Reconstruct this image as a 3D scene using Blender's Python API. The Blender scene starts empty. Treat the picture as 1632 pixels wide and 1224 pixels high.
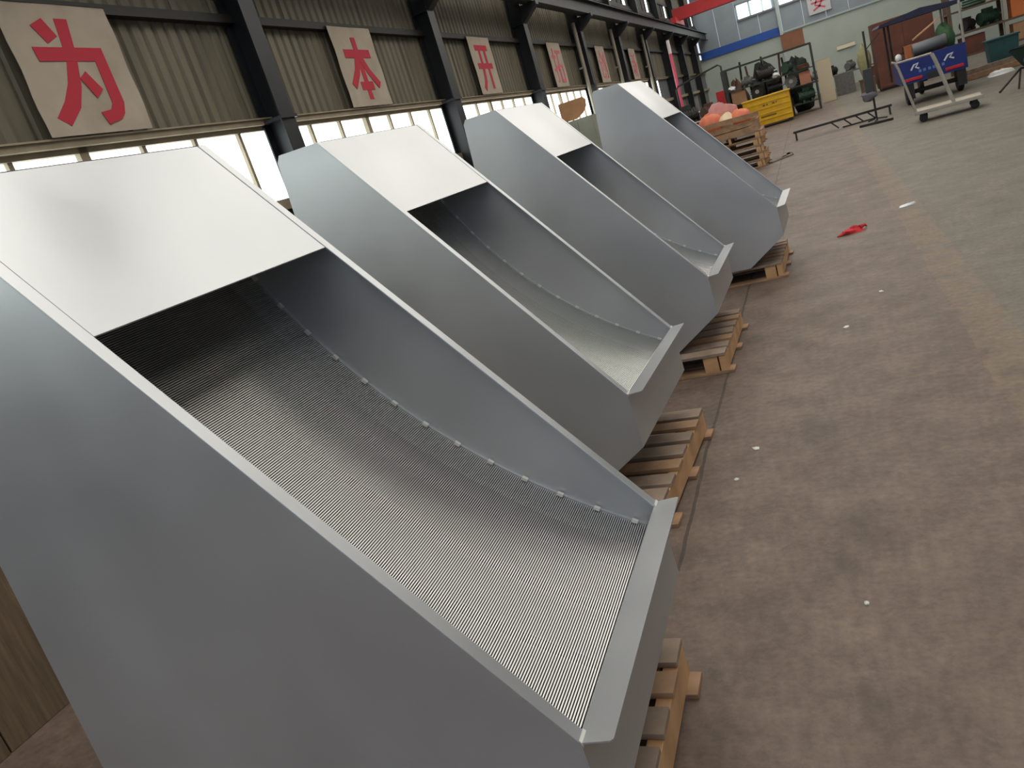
import bpy, bmesh, math, random
from mathutils import Vector, Matrix
random.seed(7)
S = bpy.context.scene
C = S.collection

# ------------------------------------------------------------------ camera
cam_d = bpy.data.cameras.new('camera'); cam = bpy.data.objects.new('camera', cam_d); C.objects.link(cam)
cr = Vector((0.89551849, 0.33452536, -0.29349516)); cu = Vector((0.1637034, 0.36563732, 0.91624808)); cf = Vector((-0.41382101, 0.86856326, -0.27267204))
mw = Matrix.Identity(4)
for i in range(3):
    mw[i][0] = cr[i]; mw[i][1] = cu[i]; mw[i][2] = -cf[i]
mw[0][3], mw[1][3], mw[2][3] = 0.0, 0.0, 1.632
cam.matrix_world = mw
cam_d.sensor_fit = 'HORIZONTAL'; cam_d.sensor_width = 36.0; cam_d.lens = 1218.69 / 1632 * 36.0
cam_d.clip_start = 0.02; cam_d.clip_end = 200
S.camera = cam

# ------------------------------------------------------------------ world, exposure, daylight and added fill strengths
W = bpy.data.worlds.new('overcast_sky'); S.world = W; W.use_nodes = True
W.node_tree.nodes['Background'].inputs[0].default_value = (0.80, 0.88, 1.0, 1)
W.node_tree.nodes['Background'].inputs[1].default_value = 1.0
S.view_settings.view_transform = 'Standard'; S.view_settings.look = 'None'
S.view_settings.gamma = 1.0; S.view_settings.use_curve_mapping = False
S.view_settings.exposure = 0.0
SKYLIGHT = 3.9      # translucent roof strips
WINDOW = 4.0        # side wall panes
FILL_LIGHT = 2.3     # added glow panels behind the camera, brighten the machine sides
RIGHT_FILL = 0.6  # added glow strip on the unseen right wall

# ------------------------------------------------------------------ materials
MATS = {}
def lin(c):
    return tuple(((v / 255.0) / 12.92 if v / 255.0 <= 0.04045 else ((v / 255.0 + 0.055) / 1.055) ** 2.4) for v in c)
def nodes(m):
    m.use_nodes = True
    nt = m.node_tree
    return nt, nt.nodes, nt.links, nt.nodes['Principled BSDF']
def mat(name, rgb, rough=0.6, metal=0.0, var=0.0, scale=6.0, bump=0.0, rgb2=None, stretch=None, spec=0.5, coat=0.0):
    if name in MATS: return MATS[name]
    m = bpy.data.materials.new(name); nt, N, L, b = nodes(m)
    c1 = lin(rgb)
    b.inputs['Base Color'].default_value = (*c1, 1); b.inputs['Roughness'].default_value = rough
    b.inputs['Metallic'].default_value = metal; b.inputs['Specular IOR Level'].default_value = spec
    if coat: b.inputs['Coat Weight'].default_value = coat
    if var > 0 or rgb2:
        tc = N.new('ShaderNodeTexCoord'); mp = N.new('ShaderNodeMapping'); no = N.new('ShaderNodeTexNoise'); ra = N.new('ShaderNodeValToRGB')
        L.new(tc.outputs['Object'], mp.inputs[0]); L.new(mp.outputs[0], no.inputs['Vector'])
        if stretch: mp.inputs['Scale'].default_value = stretch
        no.inputs['Scale'].default_value = scale; no.inputs['Detail'].default_value = 5
        c2 = lin(rgb2) if rgb2 else tuple(min(1, v * (1 + var)) for v in c1)
        c0 = c1 if rgb2 else tuple(v * (1 - var) for v in c1)
        ra.color_ramp.elements[0].position = 0.32; ra.color_ramp.elements[1].position = 0.68
        ra.color_ramp.elements[0].color = (*c0, 1); ra.color_ramp.elements[1].color = (*c2, 1)
        L.new(no.outputs['Fac'], ra.inputs[0]); L.new(ra.outputs[0], b.inputs['Base Color'])
        if bump:
            bu = N.new('ShaderNodeBump'); bu.inputs['Strength'].default_value = bump; bu.inputs['Distance'].default_value = 0.01
            L.new(no.outputs['Fac'], bu.inputs['Height']); L.new(bu.outputs[0], b.inputs['Normal'])
    MATS[name] = m
    return m
def emat(name, rgb, strength, var=0.0, scale=8.0):
    if name in MATS: return MATS[name]
    m = bpy.data.materials.new(name); nt, N, L, b = nodes(m)
    c = lin(rgb)
    b.inputs['Base Color'].default_value = (*[v * 0.5 for v in c], 1); b.inputs['Roughness'].default_value = 0.5
    b.inputs['Emission Color'].default_value = (*c, 1); b.inputs['Emission Strength'].default_value = strength
    if var:
        tc = N.new('ShaderNodeTexCoord'); no = N.new('ShaderNodeTexNoise'); mr = N.new('ShaderNodeMapRange')
        no.inputs['Scale'].default_value = scale
        L.new(tc.outputs['Object'], no.inputs['Vector']); L.new(no.outputs['Fac'], mr.inputs[0])
        mr.inputs[1].default_value = 0.3; mr.inputs[2].default_value = 0.7
        mr.inputs[3].default_value = strength * (1 - var); mr.inputs[4].default_value = strength * (1 + var)
        L.new(mr.outputs[0], b.inputs['Emission Strength'])
    MATS[name] = m
    return m

def paint_material():
    m = bpy.data.materials.new('grey_spray_paint'); nt, N, L, b = nodes(m)
    tc = N.new('ShaderNodeTexCoord')
    n1 = N.new('ShaderNodeTexNoise'); n1.inputs['Scale'].default_value = 2.6; n1.inputs['Detail'].default_value = 2
    L.new(tc.outputs['Object'], n1.inputs['Vector'])
    ra = N.new('ShaderNodeValToRGB'); ra.color_ramp.elements[0].position = 0.3; ra.color_ramp.elements[1].position = 0.7
    ra.color_ramp.elements[0].color = (*lin((184, 186, 189)), 1); ra.color_ramp.elements[1].color = (*lin((194, 196, 199)), 1)
    L.new(n1.outputs['Fac'], ra.inputs[0]); L.new(ra.outputs[0], b.inputs['Base Color'])
    mr = N.new('ShaderNodeMapRange'); mr.inputs[1].default_value = 0.3; mr.inputs[2].default_value = 0.7; mr.inputs[3].default_value = 0.31; mr.inputs[4].default_value = 0.42
    L.new(n1.outputs['Fac'], mr.inputs[0]); L.new(mr.outputs[0], b.inputs['Roughness'])
    b.inputs['Metallic'].default_value = 0.64
    MATS['paint'] = m
    return m
PAINT = paint_material()

def floor_material():
    m = bpy.data.materials.new('worn_concrete'); nt, N, L, b = nodes(m)
    tc = N.new('ShaderNodeTexCoord'); sx = N.new('ShaderNodeSeparateXYZ'); L.new(tc.outputs['Object'], sx.inputs[0])
    def noise(sc, det=5, rough=0.6, vec=None):
        n = N.new('ShaderNodeTexNoise'); n.inputs['Scale'].default_value = sc; n.inputs['Detail'].default_value = det; n.inputs['Roughness'].default_value = rough
        L.new(vec or tc.outputs['Object'], n.inputs['Vector']); return n
    def ramp(src, p0, c0, p1, c1):
        r = N.new('ShaderNodeValToRGB'); r.color_ramp.elements[0].position = p0; r.color_ramp.elements[1].position = p1
        r.color_ramp.elements[0].color = (*c0, 1); r.color_ramp.elements[1].color = (*c1, 1); L.new(src, r.inputs[0]); return r.outputs[0]
    def mth(op, a, v=None, bb=None, clamp=False):
        n = N.new('ShaderNodeMath'); n.operation = op; n.use_clamp = clamp
        L.new(a, n.inputs[0])
        if bb is not None: L.new(bb, n.inputs[1])
        elif v is not None: n.inputs[1].default_value = v
        return n.outputs[0]
    def mix(f, a, c, mode='MIX'):
        n = N.new('ShaderNodeMix'); n.data_type = 'RGBA'; n.blend_type = mode
        if isinstance(f, float): n.inputs[0].default_value = f
        else: L.new(f, n.inputs[0])
        for k, v in ((6, a), (7, c)):
            if isinstance(v, tuple): n.inputs[k].default_value = (*v, 1)
            else: L.new(v, n.inputs[k])
        return n.outputs[2]
    big = noise(0.7, 6); mid = noise(3.2, 7, 0.68); fine = noise(26, 5, 0.7)
    brown = ramp(mid.outputs['Fac'], 0.28, lin((82, 68, 59)), 0.74, lin((122, 104, 92)))
    green = ramp(mid.outputs['Fac'], 0.28, lin((90, 85, 75)), 0.72, lin((118, 110, 98)))
    wx = mth('ADD', sx.outputs[0], bb=mth('MULTIPLY', mid.outputs['Fac'], 0.10))
    side = mth('MULTIPLY_ADD', wx, 3.2); side.node.inputs[2].default_value = -1.95; side.node.use_clamp = True
    col = mix(side, brown, green)
    # painted tan line between x = 0.55 and 0.80, worn
    a = mth('GREATER_THAN', wx, 0.60); c = mth('LESS_THAN', wx, 0.84)
    worn = ramp(noise(5.0, 6).outputs['Fac'], 0.36, (0, 0, 0), 0.60, (1, 1, 1))
    lf = mth('MULTIPLY', mth('MULTIPLY', a, bb=c), bb=mth('MULTIPLY', worn, 0.6))
    col = mix(lf, col, lin((124, 105, 82)))
    # joint crack along the hall
    cxn = mth('ADD', sx.outputs[0], bb=mth('MULTIPLY', noise(1.6, 3).outputs['Fac'], 0.05))
    d = mth('ABSOLUTE', mth('ADD', cxn, 0.735))
    cr_ = mth('LESS_THAN', d, 0.008)
    col = mix(mth('MULTIPLY', cr_, 0.75), col, lin((48, 41, 36)))
    # stains and pale scuffs
    st = ramp(noise(1.9, 8, 0.7).outputs['Fac'], 0.56, (0, 0, 0), 0.74, (1, 1, 1))
    col = mix(mth('MULTIPLY', st, 0.55), col, lin((54, 46, 41)))
    sc = ramp(noise(7.0, 9, 0.78).outputs['Fac'], 0.56, (0, 0, 0), 0.72, (1, 1, 1))
    col = mix(mth('MULTIPLY', sc, 0.40), col, lin((132, 120, 110)))
    rs = ramp(noise(4.2, 8, 0.72).outputs['Fac'], 0.54, (0, 0, 0), 0.70, (1, 1, 1))
    col = mix(mth('MULTIPLY', rs, 0.30), col, lin((104, 76, 64)))
    fv = ramp(fine.outputs['Fac'], 0.3, (0.72, 0.72, 0.72), 0.7, (1.22, 1.22, 1.22))
    col = mix(1.0, col, fv, 'MULTIPLY')
    L.new(col, b.inputs['Base Color'])
    rr = N.new('ShaderNodeMapRange'); rr.inputs[3].default_value = 0.50; rr.inputs[4].default_value = 0.72
    L.new(big.outputs['Fac'], rr.inputs[0]); L.new(rr.outputs[0], b.inputs['Roughness'])
    bu = N.new('ShaderNodeBump'); bu.inputs['Strength'].default_value = 0.25; bu.inputs['Distance'].default_value = 0.004
    L.new(fine.outputs['Fac'], bu.inputs['Height']); L.new(bu.outputs[0], b.inputs['Normal'])
    return m

# ------------------------------------------------------------------ mesh helpers
class MB:
    def __init__(s): s.v = []; s.f = []
    def add(s, vs, fs):
        o = len(s.v); s.v += [tuple(v) for v in vs]; s.f += [tuple(i + o for i in f) for f in fs]; return s
    def box(s, x0, x1, y0, y1, z0, z1):
        return s.add([(x0,y0,z0),(x1,y0,z0),(x1,y1,z0),(x0,y1,z0),(x0,y0,z1),(x1,y0,z1),(x1,y1,z1),(x0,y1,z1)],
                     [(0,3,2,1),(4,5,6,7),(0,1,5,4),(1,2,6,5),(2,3,7,6),(3,0,4,7)])
    def prism(s, poly, a0, a1, axis='y'):
        n = len(poly)
        def P(u, v, a):
            return (u, a, v) if axis == 'y' else (a, u, v) if axis == 'x' else (u, v, a)
        vs = [P(u, v, a0) for u, v in poly] + [P(u, v, a1) for u, v in poly]
        fs = [tuple(range(n)), tuple(range(2*n-1, n-1, -1))] + [(i, i+n, (i+1) % n + n, (i+1) % n) for i in range(n)]
        return s.add(vs, fs)
    def strip(s, pts, y0, y1, t):
        """sheet following an (x,z) polyline, thickness t below it, from y0 to y1"""
        n = len(pts); low = []
        for i, (x, z) in enumerate(pts):
            a = pts[max(0, i-1)]; b = pts[min(n-1, i+1)]
            dx, dz = b[0]-a[0], b[1]-a[1]; l = math.hypot(dx, dz) or 1
            nx, nz = -dz/l, dx/l
            if nz < 0 or (abs(nz) < 1e-6 and nx < 0): nx, nz = -nx, -nz
            low.append((x - nx*t, z - nz*t))
        return s.prism(list(pts) + low[::-1], y0, y1, 'y')
    def bar(s, a, b, w, h=None, up=(0, 0, 1)):
        h = h or w; a = Vector(a); b = Vector(b); d = (b-a).normalized(); up = Vector(up)
        if abs(d.dot(up)) > 0.98: up = Vector((1, 0, 0))
        r = d.cross(up).normalized()*w/2; u = r.cross(d).normalized()*h/2
        vs = [p + i*r + j*u for p in (a, b) for i, j in ((-1,-1),(1,-1),(1,1),(-1,1))]
        return s.add(vs, [(0,1,2,3),(7,6,5,4),(0,4,5,1),(1,5,6,2),(2,6,7,3),(3,7,4,0)])
    def tube(s, pts, r, seg=8, caps=True):
        pts = [Vector(p) for p in pts]; n = len(pts); rings = []; u = None
        for i, p in enumerate(pts):
            d = (pts[min(n-1, i+1)] - pts[max(0, i-1)]).normalized()
            if u is None:
                u = d.orthogonal().normalized()
            else:
                u = (u - d*u.dot(d)); u = u.normalized() if u.length > 1e-6 else d.orthogonal().normalized()
            w = d.cross(u); rr = r[i] if isinstance(r, (list, tuple)) else r
            rings.append([p + (u*math.cos(2*math.pi*k/seg) + w*math.sin(2*math.pi*k/seg))*rr for k in range(seg)])
        vs = [v for R_ in rings for v in R_]
        fs = [(i*seg+k, i*seg+(k+1) % seg, (i+1)*seg+(k+1) % seg, (i+1)*seg+k) for i in range(n-1) for k in range(seg)]
        if caps: fs += [tuple(range(seg-1, -1, -1)), tuple((n-1)*seg+k for k in range(seg))]
        return s.add(vs, fs)
    def lathe(s, prof, seg=16, c=(0, 0, 0), axis='z'):
        vs = []
        for r, h in prof:
            for k in range(seg):
                a = 2*math.pi*k/seg; u, v = r*math.cos(a), r*math.sin(a)
                p = (u, v, h) if axis == 'z' else (h, u, v) if axis == 'x' else (u, h, v)
                vs.append((c[0]+p[0], c[1]+p[1], c[2]+p[2]))
        n = len(prof)
        fs = [(i*seg+k, i*seg+(k+1) % seg, (i+1)*seg+(k+1) % seg, (i+1)*seg+k) for i in range(n-1) for k in range(seg)]
        fs += [tuple(range(seg-1, -1, -1)), tuple((n-1)*seg+k for k in range(seg))]
        return s.add(vs, fs)
    def blob(s, c, r, seed=0, seg=14, rings=9, amp=0.18, flat=0.0):
        rnd = random.Random(seed); ph = [(rnd.uniform(1, 3), rnd.uniform(1, 3), rnd.uniform(0, 6.28), rnd.uniform(0, 6.28)) for _ in range(4)]
        vs = []
        for i in range(rings+1):
            th = math.pi*i/rings
            for k in range(seg):
                a = 2*math.pi*k/seg
                q = 1 + amp*sum(math.sin(p[0]*2*th+p[2])*math.cos(round(p[1])*a+p[3]) for p in ph)/2
                z = math.cos(th)*r[2]*q
                if flat and z < -flat*r[2]: z = -flat*r[2]
                vs.append((c[0]+math.sin(th)*math.cos(a)*r[0]*q, c[1]+math.sin(th)*math.sin(a)*r[1]*q, c[2]+z))
        fs = [(i*seg+k, (i+1)*seg+k, (i+1)*seg+(k+1) % seg, i*seg+(k+1) % seg) for i in range(rings) for k in range(seg)]
        return s.add(vs, fs)
    def mesh(s, name, m, smooth=False, bevel=0.0):
        me = bpy.data.meshes.new(name); me.from_pydata(s.v, [], s.f)
        bm = bmesh.new(); bm.from_mesh(me)
        bmesh.ops.remove_doubles(bm, verts=bm.verts, dist=1e-6)
        bmesh.ops.recalc_face_normals(bm, faces=bm.faces)
        if bevel:
            es = [e for e in bm.edges if len(e.link_faces) == 2 and e.calc_face_angle(0) > 0.6]
            bmesh.ops.bevel(bm, geom=es, offset=bevel, segments=2, affect='EDGES', profile=0.5, clamp_overlap=True)
        bm.to_mesh(me); bm.free()
        if smooth:
            for p in me.polygons: p.use_smooth = True
            if hasattr(me, 'set_sharp_from_angle'): me.set_sharp_from_angle(angle=0.7)
        me.materials.append(m)
        return me
    def build(s, name, m, parent=None, smooth=False, bevel=0.0):
        o = bpy.data.objects.new(name, s.mesh(name, m, smooth, bevel)); C.objects.link(o)
        if parent: o.parent = parent
        return o
def tag(o, label, cat, group=None, kind=None):
    if label: o['label'] = label
    if cat: o['category'] = cat
    if group: o['group'] = group
    if kind: o['kind'] = kind
    return o
def thing(name, label, cat, loc=(0, 0, 0), rz=0.0, group=None):
    o = bpy.data.objects.new(name, None); C.objects.link(o); o.empty_display_size = 0.1
    o.location = loc; o.rotation_euler = (0, 0, rz)
    return tag(o, label, cat, group)
def inst(name, me, parent=None, loc=(0, 0, 0), rot=(0, 0, 0), scale=(1, 1, 1)):
    o = bpy.data.objects.new(name, me); C.objects.link(o); o.location = loc; o.rotation_euler = rot; o.scale = scale
    if parent: o.parent = parent
    return o
def copy_tree(o, parent=None):
    c = o.copy(); C.objects.link(c); c.parent = parent
    for ch in list(o.children): copy_tree(ch, c)
    return c
def struct(o, label=None):
    o['kind'] = 'structure'
    if label: o['label'] = label
    return o

# ------------------------------------------------------------------ shared materials
M_COL = mat('dark_column_paint', (32, 34, 38), 0.45, 0.2, var=0.15, scale=5)
M_SHEET = mat('weathered_wall_sheet', (120, 113, 96), 0.6, 0.1, rgb2=(96, 89, 75), scale=2.0, stretch=(1, 3, 0.35))
M_PURLIN = mat('dark_purlin', (36, 33, 30), 0.6)
M_BEIGE = mat('beige_window_steel', (146, 132, 110), 0.6, var=0.12, scale=7)
M_LOWWALL = mat('lower_wall_plaster', (120, 118, 112), 0.8, var=0.15, scale=2)
M_PANE = emat('frosted_window_daylight', (235, 246, 242), WINDOW, 0.12, 14)
M_RFILL = emat('right_wall_fill_glow', (240, 246, 246), RIGHT_FILL)
M_SKY = emat('translucent_roof_sheet', (254, 250, 240), SKYLIGHT)
M_FILL = emat('added_fill_glow', (200, 220, 248), FILL_LIGHT)
M_CLOTH = mat('banner_cloth', (176, 163, 148), 0.85, rgb2=(158, 146, 130), scale=3.0)
M_RED = mat('banner_red_print', (176, 40, 58), 0.8)
M_PINKRED = mat('faded_red_print', (200, 96, 110), 0.8)
M_WOOD = mat('pallet_wood_face', (170, 136, 105), 0.75, rgb2=(138, 108, 83), scale=9, stretch=(1, 1, 1))
M_WOODEND = mat('pallet_wood_fresh', (206, 164, 121), 0.75, rgb2=(180, 138, 99), scale=8)
M_WOODG = mat('pallet_wood_grey', (152, 133, 117), 0.8, rgb2=(122, 104, 91), scale=9)
M_STEEL = mat('dark_steel', (58, 54, 52), 0.5, 0.5, var=0.2, scale=9)
M_BLACK = mat('black_rubber', (26, 26, 28), 0.6)
M_GALV = mat('galvanised_steel', (176, 178, 178), 0.4, 0.7, var=0.1, scale=10)

XW = -4.764                 # inner face of the left wall
Y0, BAY = 6.696, 4.0835     # first column and bay length
YB = 43.2                   # back wall
XR, YF, ZR = 13.2, -7.0, 7.6

# ------------------------------------------------------------------ floor
fl = struct(MB().box(XW-0.4, XR+0.3, YF-0.3, YB+0.4, -0.12, 0).build('floor', floor_material()), 'worn brown-grey concrete floor with a faded tan line')

# ------------------------------------------------------------------ left wall
wl = struct(MB().box(XW-0.32, XW-0.06, YF, YB, 0, 1.86).build('wall_left', M_LOWWALL), 'left wall of ribbed sheet over a strip of windows')
def sheet_mesh(w, h, pitch=0.142, d=0.022):
    pts = []; n = round(w/pitch); pp = w/n
    for i in range(n):
        y = i*pp
        pts += [(y, 0), (y+pp*0.55, 0), (y+pp*0.68, -d), (y+pp*0.87, -d)]
    pts.append((w, 0))
    m = MB(); k = len(pts)
    vs = [(x, y, z) for z in (0, h) for y, x in pts] + [(x-0.004, y, z) for z in (0, h) for y, x in pts]
    fs = []
    for i in range(k-1):
        fs += [(i, i+1, k+i+1, k+i), (2*k+i, 3*k+i, 3*k+i+1, 2*k+i+1), (i, 2*k+i, 2*k+i+1, i+1), (k+i, k+i+1, 3*k+i+1, 3*k+i)]
    fs += [(0, k, 3*k, 2*k), (k-1, 3*k-1, 4*k-1, 2*k-1)]
    m.add(vs, fs)
    return m.mesh('wall_sheet', M_SHEET)
MB().box(XW-0.20, XW-0.13, YF, YB, 2.60, ZR).build('light_block_sheet', M_PURLIN, wl)  # added to block sky light leaking through the sheet seams
SW = BAY/5
shm = sheet_mesh(SW-0.006, 0.93); shu = sheet_mesh(SW-0.006, 1.19); sht = sheet_mesh(SW-0.006, ZR-5.45)
ys = Y0 - 3*BAY
i = 0
while ys + SW*(i+1) < YB + 0.2:
    y = ys + SW*i
    inst('wall_sheet', shm, wl, (XW-0.03 + 0.004*(i % 2), y, 2.655))
    inst('wall_sheet', shu, wl, (XW-0.025 - 0.003*(i % 2), y, 3.58))
    inst('wall_sheet', sht, wl, (XW-0.03, y, 5.45))
    i += 1
t = struct(MB().box(XW-0.10, XW+0.05, YF, YB, 2.60, 2.66).box(XW-0.10, XW+0.07, YF, YB, 2.648, 2.66).build('trim_1', M_BEIGE), 'beige steel beam running above the windows')
t = struct(MB().box(XW-0.02, XW+0.06, YF, YB, 3.525, 3.60).build('trim_2', M_PURLIN), 'dark purlin across the ribbed wall sheets')
t = struct(MB().box(XW-0.02, XW+0.06, YF, YB, 4.74, 4.80).build('trim_3', M_PURLIN), 'dark purlin below the upper windows')
t = struct(MB().box(XW-0.12, XW+0.06, YF, YB, 1.80, 1.90).build('trim_4', M_BEIGE), 'beige sill beam under the windows')

# windows of the left wall: one unit per bay, seven panes each
pane_w = BAY/7
pane_me = MB().box(-0.004, 0.004, -pane_w/2+0.018, pane_w/2-0.018, 1.90, 2.565).mesh('pane', M_PANE)
mull_me = MB().box(-0.03, 0.03, -0.019, 0.019, 1.90, 2.60).mesh('mullion', M_BEIGE)
mull2_me = MB().box(-0.045, 0.045, -0.04, 0.04, 1.90, 2.60).mesh('mullion', M_BEIGE)
wn = 0
for k in range(-3, 9):
    wn += 1
    yb = Y0 + k*BAY
    far = k >= 5
    w = struct(MB().box(XW-0.09, XW-0.005, yb+0.01, yb+BAY-0.01, 2.56, 2.60).build('window_%d' % wn, M_BEIGE), 'strip window bay with white daylight behind frosted panes')
    if far:
        MB().box(XW-0.08, XW-0.03, yb+0.01, yb+BAY-0.01, 1.90, 2.56).build('blanked_panel', mat('blanked_panel_grey', (84, 90, 102), 0.7, var=0.15, scale=3), w)
    for j in range(7):
        if far and (j != 2 or k not in (5, 7)): continue
        inst('pane', pane_me, w, (XW-0.06 + (0.05 if far else 0), yb + (j+0.5)*pane_w, 0))
    for j in range(8):
        inst('mullion', mull2_me if j == 3 else mull_me, w, (XW-0.05, yb + j*pane_w, 0))
# upper (clerestory) windows above the crane rail
cp_me = MB().box(-0.004, 0.004, -0.28, 0.28, 4.90, 5.36).mesh('pane', M_PANE)
for k in range(2, 9):
    wn += 1; yb = Y0 + k*BAY
    w = struct(MB().box(XW-0.08, XW+0.02, yb+0.01, yb+BAY-0.01, 5.36, 5.45).box(XW-0.08, XW+0.02, yb+0.01, yb+BAY-0.01, 4.80, 4.90).build('window_%d' % wn, M_PURLIN), 'small upper window band above the crane rail')
    for j in range(6):
        y = yb + (j+0.5)*BAY/6
        if j in (1, 4): inst('pane', cp_me, w, (XW-0.04, y, 0))
        else: MB().box(XW-0.06, XW-0.02, y-0.28, y+0.28, 4.90, 5.36).build('blanked_panel', M_PURLIN, w)
        MB().box(XW-0.07, XW+0.0, y+0.29, y+0.29+BAY/6-0.58, 4.90, 5.36).build('mullion', M_PURLIN, w)

# ------------------------------------------------------------------ columns with crane brackets and rail
def ibeam_col(m, x0, d, b, z0, z1, tf=0.016, tw=0.012):
    m.box(x0+d-tf, x0+d, -b/2, b/2, z0, z1); m.box(x0, x0+tf, -b/2, b/2, z0, z1); m.box(x0+tf, x0+d-tf, -tw/2, tw/2, z0, z1)
    return m
col0 = None
ordn = ['nearest the camera', 'second in the row from the camera', 'third in the row from the camera', 'fourth in the row from the camera', 'fifth in the row from the camera', 'sixth in the row from the camera', 'seventh in the row from the camera', 'eighth in the row from the camera', 'ninth in the row from the camera']
for k in range(0, 9):
    lab = 'dark steel H-section wall column, ' + ordn[k]
    if col0 is None:
        col0 = thing('steel_column', lab, 'column', (XW, Y0-0.13, 0), 0, 'steel columns along the left wall')
        ibeam_col(MB(), 0.0, 0.24, 0.22, 0, 4.1).build('shaft', M_COL, col0)
        MB().box(-0.02, 0.32, -0.2, 0.2, 0, 0.02).build('base_plate', M_COL, col0)
        MB().prism([(0.0, 3.80), (0.24, 3.80), (0.56, 4.04), (0.56, 4.10), (0.0, 4.10)], -0.08, 0.08).build('bracket', M_COL, col0)
        ibeam_col(MB(), 0.0, 0.20, 0.18, 4.1, ZR-0.05).build('upper_shaft', M_COL, col0)
        MB().box(0.0, 0.26, -0.13, 0.13, 2.60, 2.63).build('stiffener', M_COL, col0)
    else:
        c = copy_tree(col0); c.location = (XW, Y0 - 0.13 + k*BAY, 0); c['label'] = lab
M_RAIL = mat('rail_beam_paint', (38, 42, 44), 0.5, 0.3, var=0.2, scale=4)
r = thing('crane_rail_beam', 'dark overhead crane rail beam carried along the left columns', 'rail beam', (XW+0.42, 0, 4.10))
MB().box(-0.10, 0.10, YF, YB-0.1, 0, 0.02).box(-0.006, 0.006, YF, YB-0.1, 0.02, 0.30).box(-0.10, 0.10, YF, YB-0.1, 0.30, 0.32).build('girder', M_RAIL, r)
MB().box(-0.025, 0.025, YF, YB-0.1, 0.32, 0.37).build('rail', M_STEEL, r)
M_CRANE = mat('crane_red', (190, 48, 52), 0.45, var=0.1, scale=3)
c = thing('overhead_crane', 'red overhead crane girder crossing the hall above the rail', 'crane', (0, 34.0, 4.47))
MB().box(XW+0.30, XR-0.5, -0.16, 0.16, 0.16, 0.62).build('girder', M_CRANE, c, bevel=0.01)
for x in (XW+0.42, XR-0.6):
    e = MB().box(x-0.10, x+0.10, -1.2, 1.2, 0.02, 0.24).build('end_carriage', M_CRANE, c, bevel=0.01)
    for yy in (-0.95, 0.95):
        MB().lathe([(0.12, -0.04), (0.14, -0.04), (0.14, 0.04), (0.12, 0.04)], 16, (x, yy, 0.14-0.0), 'x').build('wheel', M_STEEL, e)
MB().box(2.2, 3.0, -0.35, 0.35, 0.64, 0.95).build('hoist', mat('hoist_yellow', (210, 160, 40), 0.5), c, bevel=0.02)

# ------------------------------------------------------------------ back, right, front walls, roof
M_WHITEWALL = mat('white_painted_wall', (176, 186, 178), 0.8, var=0.05, scale=1.2)
wb = struct(MB().box(XW-0.3, XR+0.3, YB, YB+0.25, 0, 3.30).build('wall_back', M_WHITEWALL), 'white lower back wall with grey sheet above')
M_BSHEET = mat('grey_back_sheet', (142, 152, 160), 0.6, var=0.08, scale=1.0)
n = 18; bw = (XR-XW)/n
bs = MB().box(0, bw-0.01, -0.03, 0.0, 0, ZR-3.30).mesh('wall_sheet', M_BSHEET)
for i in range(n): inst('wall_sheet', bs, wb, (XW+i*bw, YB+0.03*(i % 2)*0.3, 3.30))
MB().box(XW, -0.95, YB-0.07, YB-0.03, 3.22, 3.60).build('painted_band', mat('blue_band_paint', (38, 84, 168), 0.6, var=0.08, scale=2), wb)
MB().box(-0.93, -0.78, YB-0.18, YB-0.03, 0, ZR).build('pilaster', mat('pale_pilaster', (180, 190, 192), 0.7), wb)
bp = MB().box(-0.30, 0.30, -0.012, 0.012, 0, 0.62).mesh('pane', M_PANE)
wn += 1
wf = struct(MB().box(-2.75, -0.98, YB-0.10, YB-0.04, 4.46, 4.54).box(-2.75, -0.98, YB-0.10, YB-0.04, 5.18, 5.26).build('window_%d' % wn, mat('grey_frame', (120, 126, 130), 0.6)), 'high daylight window in the back wall left of the pilaster')
for x in (-2.40, -1.78, -1.27):
    o = inst('pane', bp, wf, (x, YB-0.07, 4.55)); o.scale = (0.85 if x < -1.3 else 0.6, 1, 1)
wn += 1
wf = struct(MB().box(-0.76, 0.66, YB-0.10, YB-0.04, 4.46, 4.54).box(-0.76, 0.66, YB-0.10, YB-0.04, 5.18, 5.26).build('window_%d' % wn, MATS['grey_frame']), 'high daylight window in the back wall right of the pilaster')
for x in (-0.42, 0.25): inst('pane', bp, wf, (x, YB-0.07, 4.55))
t = struct(MB().box(-0.78, XR, YB-0.06, YB-0.03, 3.26, 3.34).build('trim_5', mat('pale_trim', (172, 184, 188), 0.7)), 'pale trim along the top of the white back wall')

wr = struct(MB().box(XR, XR+0.25, YF, YB, 0, ZR).build('wall_right', mat('right_wall_sheet', (104, 99, 90), 0.7, var=0.1, scale=1)), 'far right wall of the hall')
wn += 1
w = struct(MB().box(XR-0.04, XR-0.005, YF+0.5, YB-0.5, 2.9, 3.0).box(XR-0.04, XR-0.005, YF+0.5, YB-0.5, 1.2, 1.3).build('window_%d' % wn, M_BEIGE), 'added light strip on the unseen right wall')  # light source added for more light from the right
y = YF+1.0
while y < YB-3:
    MB().box(XR-0.03, XR-0.015, y, y+3.4, 1.3, 2.9).build('pane', M_RFILL, w); y += BAY
wfz = struct(MB().box(XW-0.3, XR+0.3, YF-0.25, YF, 0, ZR).build('wall_front', mat('front_wall_sheet', (140, 138, 132), 0.7, var=0.1, scale=1)), 'end wall behind the viewpoint')
d = struct(MB().box(-2.6, 4.6, YF+0.005, YF+0.06, 0.0, 4.6).build('fill_panel_frame', mat('fill_frame_grey', (110, 114, 118), 0.6)), 'wide added light panel on the end wall behind the viewpoint')  # unseen light source added to brighten the side plates
for j in range(6):
    MB().box(-2.4+j*1.15, -2.4+j*1.15+1.05, YF+0.061, YF+0.075, 1.5, 4.4).build('added_light_panel', M_FILL, d)

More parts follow.
